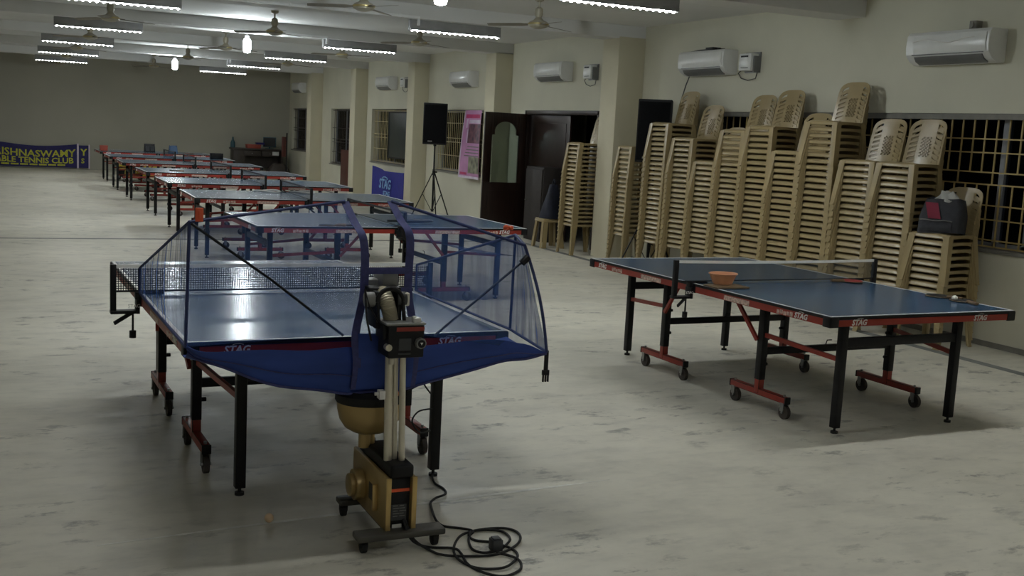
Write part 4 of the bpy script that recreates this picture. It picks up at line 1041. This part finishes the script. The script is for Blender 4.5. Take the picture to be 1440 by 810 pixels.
# ------------------------------------------------------------------ the far corner: desk with things, stand, crates
dk = thing('desk', 'dark wooden desk against the far wall in the right corner', 'desk', (7.02, 34.45, 0))
MB().b2((-.80, -.30, .80), (.78, .30, .85)).build('desk_top', M['deskwood'], dk, bevel=.006)
MB().b2((-.76, -.26, .05), (-.40, .26, .80)).build('pedestal', M['deskwood'], dk, bevel=.004)
MB().b2((.70, -.27, 0), (.76, .27, .80)).build('side_panel', M['deskwood'], dk); MB().b2((-.40, .20, .25), (.70, .24, .80)).build('back_panel', M['deskwood'], dk)
for x in (-.20, .35):
    dr = MB().b2((x - .24, -.28, .62), (x + .26, -.26, .78)).build('drawer', M['deskwood'], dk, bevel=.004); MB().cyl((x, -.28, .70), (x, -.30, .70), .014).build('knob', M['steel'], dr)
MB().b2((.42, -.300, .66), (.62, -.285, .77)).build('paper_label', M['paper'], dk)
tag(MB().lathe([(.07, 0), (.075, .02), (.07, .16), (.03, .24), (.025, .32), (.001, .325)], (6.27, 34.4, .852), 14).build('bottle', M['teal']), 'dark green bottle at the left end of the far desk', 'bottle')
mo = thing('monitor', 'teal computer monitor standing on the far desk', 'monitor', (7.42, 34.5, .852), -.3)
MB().b2((-.20, -.02, .05), (.20, .03, .36)).b2((-.15, .03, .09), (.15, .10, .31)).build('casing', M['teal'], mo, bevel=.01); MB().b2((-.18, -.024, .07), (.18, -.018, .34)).build('screen', M['bplastic'], mo)
MB().b2((-.12, -.08, 0), (.12, .10, .015)).cyl((0, .02, .01), (0, .02, .06), .025).build('stand', M['teal'], mo)
tag(MB().b2((6.68, 34.25, .852), (7.10, 34.55, .96)).b2((6.67, 34.24, .935), (7.11, 34.56, .972)).build('box', M['redbox'], bevel=.006), 'flat orange-red box on the far desk', 'box')
tag(MB().b2((6.98, 34.3, .973), (7.22, 34.5, 1.03)).b2((6.97, 34.29, 1.02), (7.23, 34.51, 1.035)).build('box', M['bannerblue'], bevel=.006), 'small blue box on the orange box of the far desk', 'box')
sk = thing('sign_stand', 'thin dark stand with a narrow board in the far right corner', 'stand', (7.66, 33.2, 0))
MB().cyl((0, 0, 0), (0, 0, 1.38), .022, n=12).build('pole', M['black'], sk); MB().b2((-.22, -.16, 0), (.22, .16, .02)).build('base', M['black'], sk)
MB().b2((-.16, -.03, .66), (-.03, 0, 1.26)).b2((-.05, -.015, .8), (.0, .0, .83)).b2((-.05, -.015, 1.1), (.0, .0, 1.13)).build('board', M['redwood'], sk, bevel=.004)
def heap(a, v):
    c, s = sq(a, .6); k = 1 - .55 * v ** 1.6; return (.42 * c * k * (1 + .1 * math.sin(3 * a)), .26 * s * k, .42 * v + .02 * math.sin(4 * a))
hp = blob(heap).build('covered_bundle', M['deskwood']); hp.location = (7.55, 33.75, 0); tag(hp, 'dark covered bundle on the floor before the far desk', 'bundle')
def make_crate():
    t = thing('crate', '', 'crate')
    m = MB(); m.b2((-.30, -.2, 0), (.30, .2, .03))
    for z in (.03, .13, .23, .33): m.b2((-.3, -.2, z), (.3, -.18, z + .07)).b2((-.3, .18, z), (.3, .2, z + .07)).b2((-.3, -.2, z), (-.28, .2, z + .07)).b2((.28, -.2, z), (.3, .2, z + .07))
    for sx in (-1, 1):
        for s in (-1, 1): m.b2((sx * .3, s * .2, 0), (sx * .27, s * .17, .40))
    m.build('body', M['crate'], t, bevel=.003); return t
cr = make_crate(); cr.location = (3.06, 32.0, .0); cr.rotation_euler = (0, 0, .1); cr['label'] = 'yellow plastic crate on the floor behind the far tables, left one of two'; cr['group'] = 'yellow crates behind the far tables'
dup(cr, 'yellow plastic crate on the floor behind the far tables, right one of two', (3.52, 31.9, 0), -.1)
tag(MB().b2((2.68, 31.5, 0), (2.86, 31.7, .18)).b2((2.67, 31.49, .16), (2.87, 31.71, .19)).build('box', M['bplastic'], bevel=.006), 'small black box on the floor left of the yellow crates', 'box')

# ------------------------------------------------------------------ things lying on the tables
ZT = .7606
def racket(loc, rz, rub, label, group=None):
    t = thing('racket', label, 'racket', loc, rz, group)
    MB().lathe([(.001, 0), (.075, 0), (.078, .003), (.075, .006), (.001, .006)], (0, 0, .003), 22, mx=Matrix.Diagonal((1, 1.04, 1))).build('blade', M['handle'], t)
    MB().lathe([(.001, 0), (.074, 0), (.074, .003), (.001, .003)], (0, 0, .009), 22, mx=Matrix.Diagonal((1, 1.04, 1))).build('rubber_sheet', rub, t)
    MB().b2((-.014, -.175, .0), (.014, -.07, .02)).b2((-.020, -.090, .002), (.020, -.066, .014)).build('handle', M['handle'], t, bevel=.005)
    return t
def at(u, v, z=ZT):     # on the lone right table
    c, s = math.cos(.029), math.sin(.029); return (5.009 + c * u - s * v, 6.25 + s * u + c * v, z)
racket(at(.60, -.09), -1.7, M['rubred'], 'red-rubbered racket lying under the net end of the lone right table')
racket(at(.70, -.80), .3, M['rubblack'], 'black racket on the right edge of the lone table, behind the white ball')
racket(at(.705, -1.0), -.25, M['rubblack'], 'black racket on the right edge of the lone table, nearest the corner')
tag(MB().ball(at(.655, -.985, ZT + .020), .020, n=18).build('ball', M['ballw']), 'white ball on the corner of the lone right table', 'ball')
bs = thing('basket', 'peach plastic basket on the left edge of the lone right table', 'basket', at(-.60, -.13))
MB().lathe([(.055, .0), (.060, .0), (.085, .062), (.092, .066), (.092, .072), (.084, .072), (.062, .012), (.001, .010)], (0, 0, 0), 26, mx=Matrix.Diagonal((1.15, .9, 1))).build('bowl', M['basket'], bs)
MB().tube([(1.15 * .089 * math.cos(2 * PI * i / 26), .9 * .089 * math.sin(2 * PI * i / 26), .070) for i in range(26)], .005, 6, closed=True).build('rim', M['basket'], bs)
tag(MB().b2((-.13, -.10, 0), (.13, .07, .006)).b2((-.13, -.10, .006), (.13, .07, .010)).build('folded_card', M['handle'], bevel=.002), 'thin brown card lying under the peach basket', 'card').location = at(-.63, -.20)
bs.location.z += .0106
racket((2.72, 10.05, ZT), 1.2, M['rubblack'], 'dark racket near the front edge of the first crosswise table, left one', 'rackets on the first crosswise table')
racket((2.98, 10.12, ZT), -1.3, M['rubblack'], 'dark racket near the front edge of the first crosswise table, beside the strap', 'rackets on the first crosswise table')
um = thing('umbrella', 'folded dark umbrella lying on the first crosswise table near its net', 'umbrella', (3.72, 10.42, ZT + .026), .1)
MB().lathe([(.006, -.20), (.026, -.18), (.024, .0), (.016, .16), (.006, .20)], (0, 0, 0), 14, mx=Matrix.Rotation(PI / 2, 3, 'Y')).build('canopy', M['dgrey'], um)
MB().cyl((-.30, 0, 0), (-.19, 0, 0), .012).build('handle', M['bplastic'], um)
for x, y, n_ in ((3.15, 14.75, 'left'), (3.62, 14.72, 'right')):
    tag(MB().tube([(x + .17 * math.cos(2 * PI * i / 28), y + .12 * math.sin(2 * PI * i / 28), ZT + .016 + .01 * math.sin(4 * PI * i / 28)) for i in range(28)], .013, 8, closed=True).build('hoop', M['paper']),
        'pale oval hoop lying on the second crosswise table, %s one' % n_, 'hoop', 'pale hoops on the second crosswise table')
racket((2.62, 19.9, ZT), 1.3, M['rubblack'], 'dark racket lying at the left end of the fourth crosswise table')
rbx = thing('box', 'red box at the left end of the last crosswise table', 'box', (2.18, 29.55, ZT))
MB().b2((-.09, -.10, 0), (.09, .10, .12)).build('carton', M['redbox'], rbx, bevel=.005); MB().b2((-.094, -.104, .10), (.094, .104, .13)).build('lid', M['redbox'], rbx, bevel=.005)
sc_ = thing('scoreboard', 'black table scoreboard standing on the last crosswise table', 'scoreboard', (3.30, 29.7, ZT), .15)
MB().prism([(-.08, 0), (.08, 0), (.02, .21), (-.02, .21)], 0, -.13, .13).build('folding_body', M['bplastic'], sc_, bevel=.006)
for x in (-.062, .062): MB().b2((x - .045, -.085, .03), (x + .045, -.05, .04)).b2((x - .045, -.075, .04), (x + .045, -.045, .15)).build('score_flap', M['dgrey'], sc_)
def bluebag(a, v):
    c, s = sq(a, .5); return (.12 * c * (1 - .2 * v), .10 * s * (1 - .3 * v), .19 * v + .01 * math.sin(3 * a))
bl = blob(bluebag).build('bag', M['bluebox']); bl.location = (3.86, 29.5, ZT); tag(bl, 'blue-grey cloth bag standing on the last crosswise table', 'bag')
racket((4.2, 29.35, ZT), .9, M['rubred'], 'red racket lying near the right end of the last crosswise table')
br = thing('ball_tray', 'small black tray on the right part of the sixth crosswise table', 'tray', (4.42, 26.3, ZT))
MB().b2((-.14, -.10, 0), (.14, .10, .02)).b2((-.14, -.10, 0), (-.12, .10, .14)).b2((.12, -.10, 0), (.14, .10, .14)).b2((-.14, -.1, 0), (.14, -.08, .14)).b2((-.14, .08, 0), (.14, .1, .14)).build('tray_body', M['bplastic'], br, bevel=.004)
for k, x in enumerate((-.05, .05)): tag(MB().ball((4.42 + x, 26.3, ZT + .04), .020, n=12).build('ball', M['ballw']), 'white ball lying in the black tray', 'ball', 'balls in the black tray')

for k, (y, z, e) in enumerate(((20.4, 2.7, 9), (24.9, 2.7, 9), (33.5, 2.7, 10))):
    ld = bpy.data.lights.new('corridor_lamp', 'POINT'); ld.energy = e; ld.color = (1.0, .88, .55); ld.shadow_soft_size = .08
    lo = bpy.data.objects.new('corridor_lamp', ld); C.objects.link(lo); lo.location = (XW + .9, y, z)

# ------------------------------------------------------------------ world and view
wd = bpy.data.worlds.new('night'); bpy.context.scene.world = wd; wd.use_nodes = True
bgn = wd.node_tree.nodes['Background']; bgn.inputs[0].default_value = (0.010, 0.011, 0.014, 1); bgn.inputs[1].default_value = 1.0
vs_ = bpy.context.scene.view_settings
vs_.view_transform = 'Standard'; vs_.look = 'None'; vs_.gamma = 1.0; vs_.use_curve_mapping = False; vs_.exposure = 0.0
